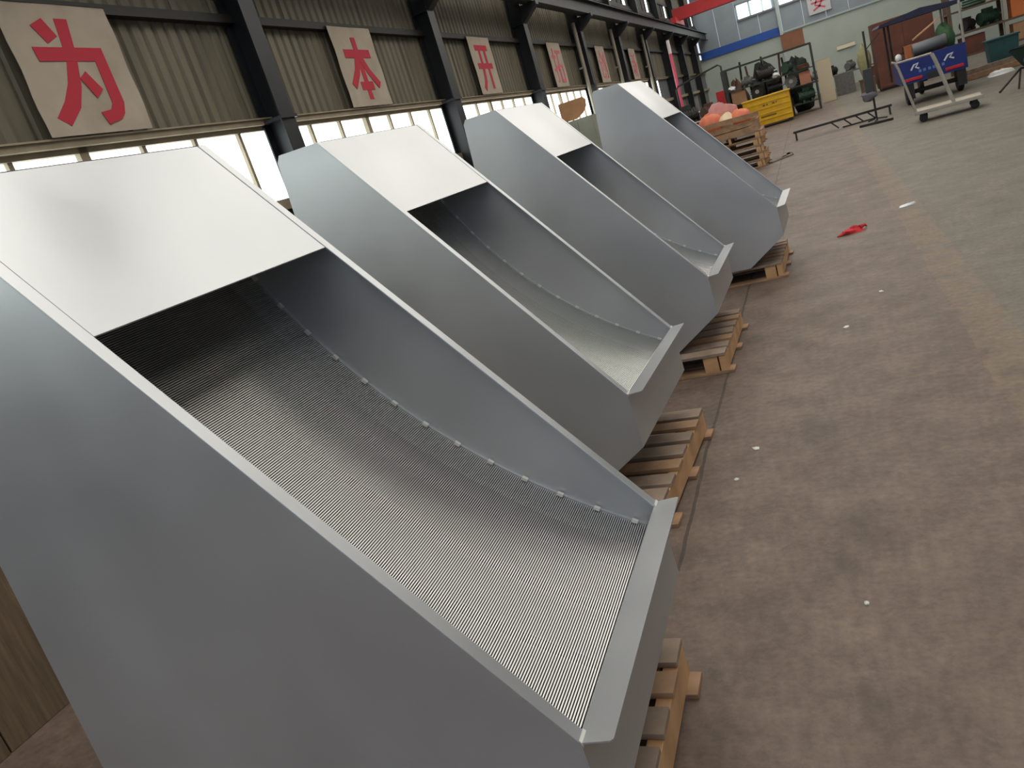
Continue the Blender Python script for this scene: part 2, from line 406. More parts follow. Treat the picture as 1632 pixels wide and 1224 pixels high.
ce = struct(MB().box(XW-0.3, XR+0.3, YF, YB, ZR, ZR+0.12).build('ceiling', mat('roof_sheet', (112, 114, 116), 0.7, var=0.1, scale=1)), 'grey sheet roof with translucent daylight strips')
sk1 = MB().box(-3.2, 3.4, -1.05, 1.05, -0.03, -0.005).mesh('skylight_sheet', M_SKY)
sk2 = MB().box(5.2, 8.6, -0.5, 0.5, -0.03, -0.005).mesh('skylight_sheet', M_SKY)
for k in range(-3, 9):
    y = Y0 + (k+0.5)*BAY
    if YF+0.8 < y < YB-0.8:
        inst('skylight_sheet', sk1, ce, (0, y, ZR)); inst('skylight_sheet', sk2, ce, (0, y, ZR))

# ------------------------------------------------------------------ banners with characters (local: u along the wall, v up)
def stroke(m, pts, w, x0, x1):
    """flat printed stroke along a polyline of (u, v), as a thin slab"""
    n = len(pts); Lp, Rp = [], []
    for i, (u, v) in enumerate(pts):
        a = pts[max(0, i-1)]; b = pts[min(n-1, i+1)]
        du, dv = b[0]-a[0], b[1]-a[1]; l = math.hypot(du, dv) or 1
        k = w/2
        Lp.append((u - dv/l*k, v + du/l*k)); Rp.append((u + dv/l*k, v - du/l*k))
    for i in range(n-1):
        m.prism([Lp[i], Lp[i+1], Rp[i+1], Rp[i]], x0, x1, 'x')
GL = {
 'ben': [[(.5, 1), (.5, 0)], [(.06, .74), (.94, .74)], [(.47, .72), (.30, .45), (.05, .22)], [(.53, .72), (.70, .45), (.95, .22)], [(.28, .22), (.72, .22)]],
 'kai': [[(.10, .92), (.90, .92)], [(.03, .52), (.97, .52)], [(.34, .92), (.34, .45), (.27, .2), (.10, 0)], [(.68, .92), (.68, 0)]],
 'tuo': [[(.03, .76), (.40, .76)], [(.22, 1), (.22, .06), (.10, .04)], [(.02, .36), (.40, .48)], [(.46, .90), (.98, .90)], [(.68, .90), (.60, .6), (.44, .36)], [(.58, .52), (.58, .02)], [(.58, .50), (.92, .50), (.92, .02)], [(.58, .06), (.92, .06)]],
 'chuang': [[(.30, 1), (.18, .78), (.02, .60)], [(.30, .98), (.44, .78), (.60, .64)], [(.18, .58), (.46, .58), (.46, .36), (.38, .34)], [(.18, .58), (.18, .08), (.54, .08), (.54, .22)], [(.72, .86), (.72, .26)], [(.94, .98), (.94, .04), (.80, .06)]],
 'xin': [[(.26, 1), (.26, .9)], [(.05, .86), (.50, .86)], [(.15, .78), (.18, .68)], [(.38, .78), (.34, .68)], [(.02, .62), (.52, .62)], [(.04, .44), (.50, .44)], [(.27, .62), (.27, .02)], [(.22, .36), (.06, .14)], [(.32, .36), (.48, .20)], [(.92, .94), (.62, .84)], [(.62, .84), (.62, .4), (.52, .02)], [(.62, .56), (.98, .56)], [(.84, .56), (.84, 0)]],
 'an': [[(.5, 1), (.5, .86)], [(.06, .66), (.06, .82), (.94, .82), (.94, .66)], [(.42, .72), (.26, .34), (.86, .04)], [(.70, .48), (.52, .2), (.10, .02)], [(.02, .48), (.98, .48)]],
}
WEI = [[(4.30,3.41),(4.41,3.46),(4.48,3.34),(4.38,3.29)],
 [(4.51,3.46),(4.62,3.46),(4.585,3.27),(4.56,3.17),(4.50,2.99),(4.42,2.85),(4.28,2.73),(4.19,2.79),(4.31,2.90),(4.40,3.02),(4.47,3.17),(4.49,3.29)],
 [(4.24,3.265),(4.82,3.265),(4.82,3.17),(4.25,3.17)],
 [(4.72,3.20),(4.82,3.20),(4.825,2.87),(4.79,2.79),(4.74,2.75),(4.61,2.72),(4.58,2.81),(4.68,2.825),(4.715,2.87)],
 [(4.52,3.05),(4.59,3.10),(4.68,2.97),(4.60,2.91)]]
def banner(yc, label, glyph, sw, red, zc0=2.665, zc1=3.57, w=0.93):
    m = MB(); nu, nv = 12, 10; vs = []
    for j in range(nv+1):
        for i_ in range(nu+1):
            u = (i_/nu-0.5)*w*(1+0.015*math.sin(j*1.3+yc)); v = zc0 + (zc1-zc0)*j/nv
            x = 0.003*math.sin(u*9+yc)*math.sin(j*0.55+0.4)
            vs.append((x, u, v))
    k = len(vs); vs += [(x-0.004, u, v) for x, u, v in vs]
    fs = []
    for j in range(nv):
        for i_ in range(nu):
            a = j*(nu+1)+i_; fs += [(a, a+1, a+nu+2, a+nu+1), (k+a, k+a+nu+1, k+a+nu+2, k+a+1)]
    for j in range(nv):
        a = j*(nu+1); fs += [(a, a+nu+1, k+a+nu+1, k+a)]; a += nu; fs += [(a, k+a, k+a+nu+1, a+nu+1)]
    m.add(vs, fs)
    b = m.build('hanging_banner', M_CLOTH, None, True)
    b.location = (XW+0.085, yc, 0)
    tag(b, label, 'banner', 'slogan banners along the left wall')
    g = MB()
    if glyph == 'wei':
        for q, poly in enumerate(WEI): g.prism([(u-yc, v) for u, v in poly], 0.002, 0.0045+0.0004*q, 'x')
    else:
        for q, st in enumerate(GL[glyph]): stroke(g, [((u-0.5)*0.66, 2.74+v*0.70) for u, v in st], sw, 0.002, 0.0045+0.0004*q)
    g.build('printed_character', red, b)
    e = MB()
    e.bar((0.0, -w/2, zc1-0.005), (0.0, w/2, zc1-0.005), 0.012); e.build('hem_rod', M_PURLIN, b)
    return b
banner(4.545, 'nearest cloth banner with the bold red character 为, top left corner', 'wei', 0.1, M_RED)
banner(8.55, 'cloth banner with the red character 本, second from the left', 'ben', 0.095, M_RED)
banner(12.53, 'cloth banner with the red character 开, third from the left', 'kai', 0.085, M_RED)
banner(16.72, 'narrow-looking banner with the faded red character 拓', 'tuo', 0.06, M_PINKRED)
banner(20.80, 'faded banner with the pinkish character 创 above the far machine', 'chuang', 0.06, M_PINKRED)
banner(24.90, 'farthest wall banner with the faded character 新', 'xin', 0.05, M_PINKRED)
# banner on the back wall
b = MB().box(-0.5, 0.5, -0.006, 0.006, 0, 1.0).build('hanging_banner', mat('pale_banner', (196, 196, 200), 0.8))
b.location = (0.98, YB-0.10, 3.62); tag(b, 'pale banner with the pink character 安 high on the back wall', 'banner')
g = MB()
for st in GL['an']:
    tmp = MB(); stroke(tmp, [((u-0.5)*0.7, 0.14+v*0.72) for u, v in st], 0.085, 0.0, 0.004)
    g.add([(y, -x-0.007, z) for x, y, z in tmp.v], tmp.f)
g.build('printed_character', M_PINKRED, b)

# ------------------------------------------------------------------ sieve bend machines
PW = 0.90                               # width
PK = (-1.035, 1.327); BK = (-1.271, 1.3335)
OUT = (0.065, 0.008); SE = (-0.049, -0.0755); FB = (0.007, -0.240)
ZL = 0.602; ZBASE = 0.142 - ZL
CB = (FB[0]-0.31, ZBASE)               # where the underside meets the base
BB = (BK[0]-0.0613*(BK[1]-ZBASE), ZBASE)
T = 0.285; HF = (PK[0]*(1-T), PK[1]*(1-T))
AC, AR = (0.869, 1.852), 2.127
sl = Vector((PK[0], 0, PK[1])).normalized(); nrm = Vector((sl.z, 0, -sl.x))     # slope direction up, outward normal
def off(p, d): return (p[0]+nrm.x*d, p[1]+nrm.z*d)
M_BAR = mat('screen_bar_steel', (204, 204, 202), 0.36, 0.7)
M_CLIP = mat('clip_bright', (226, 226, 222), 0.4, 0.3)
M_RIM = PAINT
def machine():
    root = thing('sieve_bend_screen', 'x', 'screen machine', (0, 0, 0), 0, 'grey sieve bend machines in a row')
    prof = [(0, 0), FB, CB, BB, BK, PK]
    prof = [off((0, 0), -0.005), FB, CB, BB, BK, PK, off(PK, -0.005)]
    prof = [off((0, 0), -0.005), FB, CB, BB, (BK[0], BK[1]-0.03), (BK[0]+0.02, BK[1]-0.002), off(PK, -0.005)]
    for y0, y1 in ((0, 0.006), (PW-0.006, PW)):
        MB().prism(prof, y0, y1).build('side_plate', PAINT, root)
    for y0, y1 in ((0.0, 0.031), (PW-0.031, PW)):
        a0, a1 = off((0, 0), 0.0), off(PK, 0.0); b0, b1 = off((0, 0), -0.006), off(PK, -0.006)
        rim = MB().prism([a0, a1, b1, b0], y0, y1).build('rim_flange', PAINT, root, bevel=0.0015)
    # hood plate between the rims, front edge turned down
    h0 = off(HF, -0.0015); h1 = off(PK, -0.0015); l0 = off(HF, -0.0065); l1 = off(PK, -0.0065)
    MB().prism([h0, h1, l1, l0], 0.033, PW-0.033).build('hood_plate', PAINT, root, bevel=0.001)
    MB().prism([PK, (BK[0]+0.02, BK[1]-0.002), (BK[0]+0.02, BK[1]-0.010), off(PK, -0.009)], 0.006, PW-0.006).build('top_plate', PAINT, root)
    MB().prism([(BK[0], BK[1]-0.03), BB, (BB[0]+0.006, BB[1]), (BK[0]+0.006, BK[1]-0.03)], 0.006, PW-0.006).build('back_plate', PAINT, root)
    MB().prism([(0.0, -0.002), FB, (FB[0]-0.006, FB[1]+0.002), (-0.006, -0.006)], 0.0005, PW-0.0005).build('front_panel', PAINT, root)
    MB().prism([FB, CB, (CB[0], CB[1]+0.008), (FB[0]-0.008, FB[1]+0.004)], 0.006, PW-0.006).build('underside_panel', PAINT, root)
    MB().prism([CB, BB, (BB[0], BB[1]+0.006), (CB[0], CB[1]+0.006)], 0.006, PW-0.006).build('base_panel', PAINT, root)
    # lip: inner riser and outward flange with clipped corners
    lip = MB()
    lip.strip([SE, (-0.004, 0.0)], 0.007, PW-0.007, 0.004)
    o = lip.build('lip_riser', PAINT, root)
    q = 0.006
    pl = [(-0.004, 0.001), (OUT[0]-q, 0.001), (OUT[0], q), (OUT[0], PW-q), (OUT[0]-q, PW-0.001), (-0.004, PW-0.001)]
    lv = [(x, y, 0.0 + 0.008*max(0, x)/OUT[0]) for x, y in pl]; n_ = len(lv)
    lv += [(x, y, z-0.004) for x, y, z in lv]
    MB().add(lv, [tuple(range(n_)), tuple(range(2*n_-1, n_-1, -1))] + [(i_, i_+n_, (i_+1) % n_+n_, (i_+1) % n_) for i_ in range(n_)]).build('lip_flange', PAINT, root)
    for y_ in (0.0, PW-0.031):
        MB().prism([off((0, 0), 0.003), (0.003, 0.003), (0.003, -0.010), off((-0.004, 0.0051), 0.003)], y_, y_+0.031).build('rim_end_cap', M_CLIP, root, bevel=0.0015)
    # curved wedge-wire screen
    def arc(a, r=AR): return (AC[0]+r*math.cos(a), AC[1]+r*math.sin(a))
    a0 = math.atan2(SE[1]-AC[1], SE[0]-AC[0]); a1 = math.atan2(0.99-AC[1], -1.075-AC[0])
    if a0 < 0: a0 += 2*math.pi
    if a1 < 0: a1 += 2*math.pi
    L_ = abs(a1-a0)*AR; pitch = 0.0061; nb = int(L_/pitch)
    m = MB()
    for i_ in range(nb+1):
        a = a0 + (a1-a0)*(i_+0.6)/(nb+1.0)
        da = 0.0031/2/AR
        top = [arc(a-da), arc(a+da)]; bot = [arc(a+da*0.35, AR+0.006), arc(a-da*0.35, AR+0.006)]
        m.prism(top+bot, 0.012, PW-0.012)
    sc = m.build('wedge_wire_screen', M_BAR, root); sc['kind'] = 'stuff'; sc['label'] = 'curved screen of thin bright steel bars'
    m = MB()
    for k_ in range(4):                  # support rods behind the bars
        y = 0.15 + k_*(PW-0.30)/3
        pts = [arc(a0+(a1-a0)*j/24, AR+0.040) for j in range(25)]
        m.prism(pts + [arc(a0+(a1-a0)*j/24, AR+0.070) for j in range(24, -1, -1)], y-0.002, y+0.002)
    m.build('support_rods', M_BLACK, root)
    pan = MB(); pts = [arc(a0+(a1-a0)*j/24, AR+0.09) for j in range(25)]
    pan.prism(pts + [arc(a0+(a1-a0)*j/24, AR+0.094) for j in range(24, -1, -1)], 0.006, PW-0.006)
    pan.build('collecting_pan', mat('pan_gap_shade', (24, 24, 26), 0.8), root)  # near-black colour stands in for shade in the bar gaps
    for s_ in (0, 1):                    # clamp strips and clips along both sides
        y0, y1 = (0.006, 0.014) if s_ == 0 else (PW-0.014, PW-0.006)
        pts = [arc(a0+(a1-a0)*j/30, AR-0.005) for j in range(31)]
        MB().prism(pts + [arc(a0+(a1-a0)*j/30, AR+0.008) for j in range(30, -1, -1)], y0, y1).build('clamp_strip', PAINT, root)
        cm = MB().box(-0.009, 0.009, -0.006, 0.006, -0.003, 0.006).mesh('clip', M_CLIP)
        for j in range(13):
            a = a0+(a1-a0)*(j+0.3)/13; p = arc(a, AR-0.006)
            inst('clip', cm, root, (p[0], 0.018 if s_ == 0 else PW-0.018, p[1]), (0, -(a-1.5*math.pi), 0))
    return root
ML = [((-0.5791, 1.0253, ZL), 0.0139, 'grey sieve bend machine in front, its wide hood filling the left foreground'),
      ((-0.8774, 2.8538, ZL), -0.0512, 'grey sieve bend machine second from the front, beside the nearest one'),
      ((-0.7569, 4.7152, ZL), -0.0231, 'grey sieve bend machine third from the front'),
      ((-0.4148, 6.7558, ZL+0.003), -0.0286, 'farthest grey sieve bend machine, at the end of the row')]
m0 = machine()
for i, (loc, a, lab) in enumerate(ML):
    o = m0 if i == 0 else copy_tree(m0)
    o.location = loc; o.rotation_euler = (0, 0, a); o['label'] = lab

# ------------------------------------------------------------------ pallets (local: x depth into the row, y along the hall)
PD, PL, PH = 1.25, 0.95, 0.14
def pallet(fresh):
    root = thing('wooden_pallet', 'x', 'pallet')
    st = MB().box(-0.0225, 0.0225, 0, PL, 0.018, PH-0.020).mesh('stringer', M_WOODEND, bevel=0.002)
    for x in (-0.0225, -PD/2, -PD+0.0225): inst('stringer', st, root, (x, 0, 0))
    tb = [MB().box(-PD-0.004, 0.004, -w_/2, w_/2, PH-0.020, PH).mesh('deck_board', mm, bevel=0.002) for w_, mm in ((0.11, M_WOODG), (0.09, M_WOOD), (0.10, M_WOODG))]
    ys_ = [0.05, 0.185, 0.33, 0.475, 0.62, 0.765, 0.90]
    for j, y in enumerate(ys_): inst('deck_board', tb[(j*2+fresh) % 3], root, (0.004*((j*7) % 3-1), y, 0))
    bb = MB().box(-PD, 0.035, -0.05, 0.05, 0, 0.018).mesh('bottom_board', M_WOOD, bevel=0.002)
    for y in (0.05, 0.475, 0.90): inst('bottom_board', bb, root, (0, y, 0))
    bl = MB().box(-0.045, 0.045, -0.045, 0.045, 0.018, PH-0.020).mesh('corner_block', M_WOODEND, bevel=0.002)
    for y in (0.05, 0.90): inst('corner_block', bl, root, (-0.1, y, 0))
    return root
p0 = pallet(0)
PLL = [((-0.615, 0.955, 0), 0.0139, 'wooden pallet under the nearest machine'), ((-0.832, 2.80, 0), -0.0512, 'wooden pallet under the second machine from the front'),
       ((-0.745, 4.615, 0), -0.0231, 'wooden pallet under the third machine from the front'), ((-0.470, 6.80, 0), -0.0286, 'wooden pallet under the farthest machine')]
for i, (loc, a, lab) in enumerate(PLL):
    o = p0 if i == 0 else copy_tree(p0)
    o.location = loc; o.rotation_euler = (0, 0, a); tag(o, lab, 'pallet', 'pallets carrying the machines')

# ------------------------------------------------------------------ things around the near machines
M_DKBROWN = mat('dark_brown_board', (116, 98, 76), 0.75, rgb2=(88, 73, 56), scale=5, stretch=(1, 8, 0.6))
b = thing('board_stack', 'tall dark brown board crate on the floor behind the nearest machine', 'crate', (-3.36, 0.4, 0))
for j in range(8):
    MB().box(-0.30, 0.0 - 0.004*(j % 2), j*0.36, j*0.36+0.352, 0.0, 0.86).build('board', M_DKBROWN, b, bevel=0.003)
MB().box(-0.33, 0.015, -0.02, 2.90, 0.86, 0.885).build('cap_board', M_DKBROWN, b)

M_PAPER = mat('white_litter', (226, 224, 218), 0.8)
def scrap(x, y, r, seed, label):
    rnd = random.Random(seed); n = 7; top = []
    for k in range(n):
        a = 2*math.pi*k/n; q = r*rnd.uniform(0.6, 1.15); top.append((q*math.cos(a), q*math.sin(a)*0.7, rnd.uniform(0.002, 0.010)))
    m = MB(); m.add([(0, 0, 0.012)] + top + [(a*0.95, c_*0.95, 0) for a, c_, _ in top], [(0, k+1, (k+1) % n+1) for k in range(n)] + [(k+1, n+k+1, n+(k+1) % n+1, (k+1) % n+1) for k in range(n)] + [tuple(range(2*n, n, -1))])
    o = m.build('paper_scrap', M_PAPER); o.location = (x, y, 0.0); tag(o, label, 'litter', 'scraps of litter on the floor')
scrap(-0.52, 3.47, 0.022, 1, 'pale crumpled scrap on the floor beside the second pallet')
scrap(-0.59, 3.17, 0.012, 2, 'tiny white scrap on the floor beside the second pallet')
scrap(-0.11, 2.23, 0.011, 3, 'small shiny white scrap alone on the near floor')
scrap(0.21, 5.77, 0.018, 4, 'small white scrap near the tan floor line')
scrap(-0.05, 5.10, 0.020, 5, 'small pale scrap level with the third pallet')
M_RAG = mat('red_rag', (196, 46, 54), 0.85, var=0.2, scale=30)
m = MB().blob((0, 0, 0.0), (0.10, 0.05, 0.05), 4, amp=0.35, flat=0.0)
m.v = [(x, y, max(0.0, z)) for x, y, z in m.v]
m.tube([(0.06, 0.0, 0.03), (0.12, 0.03, 0.035), (0.15, 0.06, 0.012)], [0.022, 0.015, 0.006], 8)
m.tube([(-0.06, -0.01, 0.025), (-0.13, -0.03, 0.014), (-0.17, -0.03, 0.008)], [0.022, 0.012, 0.006], 8)
o = m.build('red_rag', M_RAG, None, True); o.location = (0.14, 8.02, 0.0); o.rotation_euler = (0, 0, 0.35); tag(o, 'crumpled red rag lying alone on the floor', 'rag')
m = MB().blob((0, 0, 0), (0.10, 0.045, 0.018), 9, amp=0.3); m.v = [(x, y, max(0.001, z)) for x, y, z in m.v]
o = m.build('plastic_bag', mat('clear_plastic', (214, 220, 226), 0.25), None, True); o.location = (0.68, 8.75, 0); o.rotation_euler = (0, 0, 0.7); tag(o, 'flattened pale plastic bag on the tan floor line', 'bag')

# ------------------------------------------------------------------ pallet stack with orange sacks behind the row
M_ORWOOD = M_WOOD
for j in range(5):
    o = copy_tree(p0); o.location = (-1.02 + 0.03*((j*5) % 3-1), 16.35 + 0.03*((j*3) % 3-1), j*PH); o.rotation_euler = (0, 0, 0.05*((j*7) % 3-1))
    tag(o, 'wooden pallet in the stack beyond the farthest machine, ' + ['lowest', 'second from the floor', 'middle', 'second from the top', 'topmost'][j] + ' of five', 'pallet', 'pallets stacked behind the row')
cr = thing('wooden_crate', 'open wooden crate on the pallet stack beside the yellow bin', 'crate', (-2.25, 16.4, 5*PH))
for x0, x1, y0, y1 in ((0, 1.2, 0, 0.02), (0, 1.2, 0.78, 0.80), (0, 0.02, 0.02, 0.78), (1.18, 1.2, 0.02, 0.78)):
    for z in (0.0, 0.115):
        MB().box(x0, x1, y0, y1, z, z+0.10).build('side_board', M_WOOD, cr, bevel=0.003)
MB().box(0.02, 1.18, 0.02, 0.78, 0.07, 0.095).build('floor_board', M_WOODG, cr)
MB().bar((0.1, -0.03, 0.32), (1.25, -0.03, 0.30), 0.025, 0.09).build('loose_plank', M_WOOD, cr)
M_ORANGE = mat('orange_sack', (222, 132, 96), 0.8, rgb2=(204, 108, 84), scale=8)
M_PINK = mat('pink_sack', (214, 150, 140), 0.8, rgb2=(188, 140, 142), scale=9)
M_CREAM = mat('cream_sack', (222, 200, 168), 0.8)
for x, y, r_, mm, nm, lab in ((-1.95, 16.75, (0.26, 0.24, 0.24), M_ORANGE, 'orange', 'bulging orange sack in the crate, leftmost'), (-1.62, 16.72, (0.18, 0.2, 0.2), M_CREAM, 'cream', 'small cream sack between the orange ones in the crate'),
                          (-1.38, 16.75, (0.23, 0.22, 0.2), M_ORANGE, 'orange', 'bulging orange sack in the crate, on its right side'), (-1.75, 17.09, (0.34, 0.09, 0.32), M_PINK, 'pink', 'pinkish-grey sack at the back of the crate')):
    o = MB().blob((0, 0, 0), r_, int(-x*100), amp=0.14, flat=0.85).build('filled_sack', mm, None, True)
    o.location = (x, y, 5*PH+0.10+r_[2]*0.85); tag(o, lab, 'sack', 'sacks in the crate')
o = MB().box(-0.16, 0.16, -0.14, 0.14, 0, 0.26).box(-0.16, 0.0, -0.15, -0.14, 0.2, 0.27).build('cardboard_box', mat('orange_carton', (218, 136, 84), 0.8), None, bevel=0.006)
o.location = (-2.43, 16.9, 0.0); o.scale = (1, 1, 4.0); tag(o, 'tall orange carton standing behind the farthest machine', 'carton')
for j in range(4):
    o = MB().bar((-0.3, 0, 0.015), (0.34, 0, 0.015), 0.09, 0.024).build('loose_plank', M_WOODG, None, bevel=0.003)
    o.location = (-0.78 + 0.05*j, 16.7 + 0.2*j, 0.024*0 + 0.0); o.rotation_euler = (0, 0, 0.9 + 0.25*j)
    tag(o, 'short loose plank on the floor by the pallet stack, ' + ['nearest', 'second nearest', 'second farthest', 'farthest'][j], 'plank', 'loose planks by the pallet stack')

# ------------------------------------------------------------------ yellow bin
M_YEL = mat('yellow_bin_paint', (226, 178, 20), 0.5, rgb2=(206, 158, 22), scale=4)
y = thing('yellow_bin', 'large yellow sheet-steel bin on the floor in front of the racks', 'bin', (-2.18, 28.5, 0))
MB().box(0, 1.5, 0, 0.02, 0.10, 0.96).box(0, 1.5, 0.86, 0.88, 0.10, 0.96).box(0, 0.02, 0.02, 0.86, 0.10, 0.96).box(1.48, 1.5, 0.02, 0.86, 0.10, 0.96).box(0.02, 1.48, 0.02, 0.86, 0.10, 0.12).build('body', M_YEL, y)
for z in (0.24, 0.42, 0.60, 0.78): MB().box(0.03, 1.47, -0.018, 0.0, z, z+0.045).build('rib', M_YEL, y, bevel=0.006)
MB().box(-0.03, 1.53, -0.03, 0.91, 0.96, 1.0).build('rim', M_YEL, y, bevel=0.006)
for x in (0.1, 1.4):
    for yy in (0.1, 0.78): MB().box(x-0.06, x+0.06, yy-0.06, yy+0.06, 0, 0.10).build('foot', M_STEEL, y)
for x, z, w_ in ((0.62, 0.69, 0.08), (0.74, 0.69, 0.05), (0.92, 0.69, 0.09), (1.04, 0.70, 0.04), (0.5, 0.33, 0.5)):
    MB().box(x, x+w_, -0.004, -0.0005, z, z+0.05).build('stencil_mark', mat('dark_stencil', (120, 88, 20), 0.7), y)

# ------------------------------------------------------------------ steel rack with dark machine parts
M_RACK = mat('rack_dark_green', (48, 54, 48), 0.6, var=0.2, scale=8)
rk = thing('steel_rack', 'dark open steel rack full of machine parts behind the yellow bin', 'rack', (-2.75, 30.2, 0))
RW, RD, RH = 2.95, 0.9, 2.2
for x in (0, RW):
    for yy in (0, RD): MB().bar((x, yy, 0), (x, yy, RH), 0.07 if x else 0.14).build('upright', M_RACK, rk)
for z in (0.35, 0.95, 1.45):
    MB().box(-0.02, RW+0.02, -0.03, RD+0.03, z-0.03, z).build('shelf', M_RACK, rk)
for yy in (0, RD): MB().bar((0, yy, RH), (RW, yy, RH), 0.05).build('top_rail', M_RACK, rk)
for x in (0, RW): MB().bar((x, 0, RH), (x, RD, RH), 0.05).build('end_rail', M_RACK, rk)
M_DARKS = [mat('oily_iron', (52, 50, 48), 0.55, 0.4, var=0.3, scale=14), mat('rusty_iron', (92, 66, 54), 0.75, 0.2, var=0.25, scale=12), mat('machine_green', (44, 70, 54), 0.5, var=0.2, scale=8), mat('grey_casting', (112, 112, 110), 0.6, 0.2, var=0.2, scale=12)]
def motor(loc, rz, sc, mm, label, grp):
    t_ = thing('electric_motor', label, 'motor', loc, rz, grp)
    prof = []
    for k in range(9): prof += [(0.15, 0.05*k), (0.15, 0.05*k+0.025), (0.132, 0.05*k+0.027), (0.132, 0.05*k+0.048)]
    MB().lathe([(r_*sc, (h-0.22)*sc) for r_, h in prof], 16, (0, 0, 0.19*sc), 'x').build('finned_body', mm, t_)
    MB().box(-0.10*sc, 0.10*sc, -0.08*sc, 0.08*sc, 0.31*sc, 0.41*sc).build('terminal_box', mm, t_)
    MB().lathe([(0.025*sc, 0.22*sc), (0.025*sc, 0.34*sc)], 10, (0, 0, 0.19*sc), 'x').build('shaft', M_GALV, t_)
    for x in (-0.14, 0.1): MB().box(x*sc, (x+0.06)*sc, -0.15*sc, 0.15*sc, 0, 0.07*sc).build('foot', mm, t_)
def coil(loc, R_, r_, mm, label, rot=(0, 0, 0), name='cable_coil'):
    t_ = thing(name, label, 'coil', loc); t_.rotation_euler = rot
    for k in range(3):
        pts = [(R_*(1-0.05*k)*math.cos(a*math.pi/10), R_*(1-0.05*k)*math.sin(a*math.pi/10), r_+k*r_*1.7) for a in range(21)]
        MB().tube(pts, r_, 7, False).build('loop', mm, t_, True)
def wheel(loc, R_, w_, mm, label, rot=(0, 0, 0)):
    t_ = thing('gear_wheel', label, 'gear', loc); t_.rotation_euler = rot
    m = MB(); n = 18; poly = []
    for k in range(n):
        for f_, q in ((0.0, 0.88), (0.2, 1.0), (0.5, 1.0), (0.7, 0.88)):
            a = 2*math.pi*(k+f_)/n; poly.append((R_*q*math.cos(a), R_*q*math.sin(a)+R_))
    m.prism(poly, -w_/2, w_/2).build('toothed_rim', mm, t_)
    MB().lathe([(R_*0.3, -w_*0.8), (R_*0.3, w_*0.8)], 14, (0, 0, R_), 'y').build('hub', M_GALV, t_)
rg = 'machine parts on the dark rack'
sx_, sy_ = -2.75, 30.55
motor((sx_+1.35, sy_, 1.45), 0.3, 1.25, M_DARKS[0], 'black finned motor on the top shelf of the rack, largest', rg)
motor((sx_+2.1, sy_, 1.45), 1.2, 1.0, M_DARKS[2], 'dark green motor on the top shelf of the rack', rg)
motor((sx_+0.75, sy_, 1.45), -0.4, 0.85, M_DARKS[3], 'grey motor on the top shelf near the left upright', rg)
motor((sx_+1.6, sy_, 0.95), 0.0, 1.05, M_DARKS[0], 'black finned motor on the middle shelf of the rack', rg)
motor((sx_+2.55, sy_-0.1, 0.35), 0.2, 1.2, M_DARKS[2], 'green motor on the bottom shelf right of the yellow bin', rg)
wheel((sx_+1.0, sy_-0.1, 0.95), 0.23, 0.08, M_DARKS[0], 'dark toothed gear standing on the middle shelf of the rack')
wheel((sx_+2.15, sy_-0.1, 0.95), 0.22, 0.07, M_DARKS[3], 'grey toothed gear standing on the middle shelf of the rack')
coil((sx_+1.1, sy_, 0.35), 0.28, 0.035, M_DARKS[0], 'thick black cable coil on the bottom shelf of the rack')
coil((sx_+2.6, sy_, 1.45), 0.2, 0.03, M_DARKS[1], 'brown hose coil on the top shelf by the right upright')
def carton(loc, d_, mm, label, rz=0.0, cat='box', name='cardboard_box'):
    t_ = thing(name, label, cat, loc, rz)
    MB().box(-d_[0]/2, d_[0]/2, -d_[1]/2, d_[1]/2, 0, d_[2]).build('body', mm, t_, bevel=0.006)
    MB().box(-d_[0]/2-0.01, d_[0]/2+0.01, -d_[1]/2-0.01, -0.005, d_[2], d_[2]+0.012).build('flap', mm, t_)
    MB().box(-d_[0]/2-0.01, d_[0]/2+0.01, 0.005, d_[1]/2+0.01, d_[2], d_[2]+0.012).build('flap', mm, t_)
    return t_
M_CARD = mat('cardboard', (176, 136, 104), 0.85, var=0.08, scale=5); M_BRCARD = mat('brown_board', (140, 96, 72), 0.8, var=0.1, scale=4)
carton((sx_+0.38, sy_-0.1, 0.95), (0.5, 0.4, 0.42), M_CARD, 'cardboard box on the middle shelf beside the left upright of the rack')
carton((sx_+2.45, sy_, 2.225), (0.72, 0.5, 0.50), M_BRCARD, 'brown wooden box perched on top of the rack')
carton((sx_+2.62, sy_-0.05, 0.95), (0.36, 0.4, 0.4), mat('salmon_card', (190, 128, 104), 0.8), 'salmon coloured box on the middle shelf by the right upright')
for x, z, lab in ((0.2, 1.45, 'white paper bundle at the left end of the top rack shelf'), (1.72, 1.45, 'small white bundle in the middle of the top rack shelf')):
    o = MB().blob((0, 0, 0), (0.13, 0.12, 0.09), int(x*10), amp=0.2, flat=0.8).build('paper_bundle', mat('white_bundle', (222, 222, 226), 0.7), None, True)
    o.location = (sx_+x, sy_-0.25, z+0.072); tag(o, lab, 'bundle')
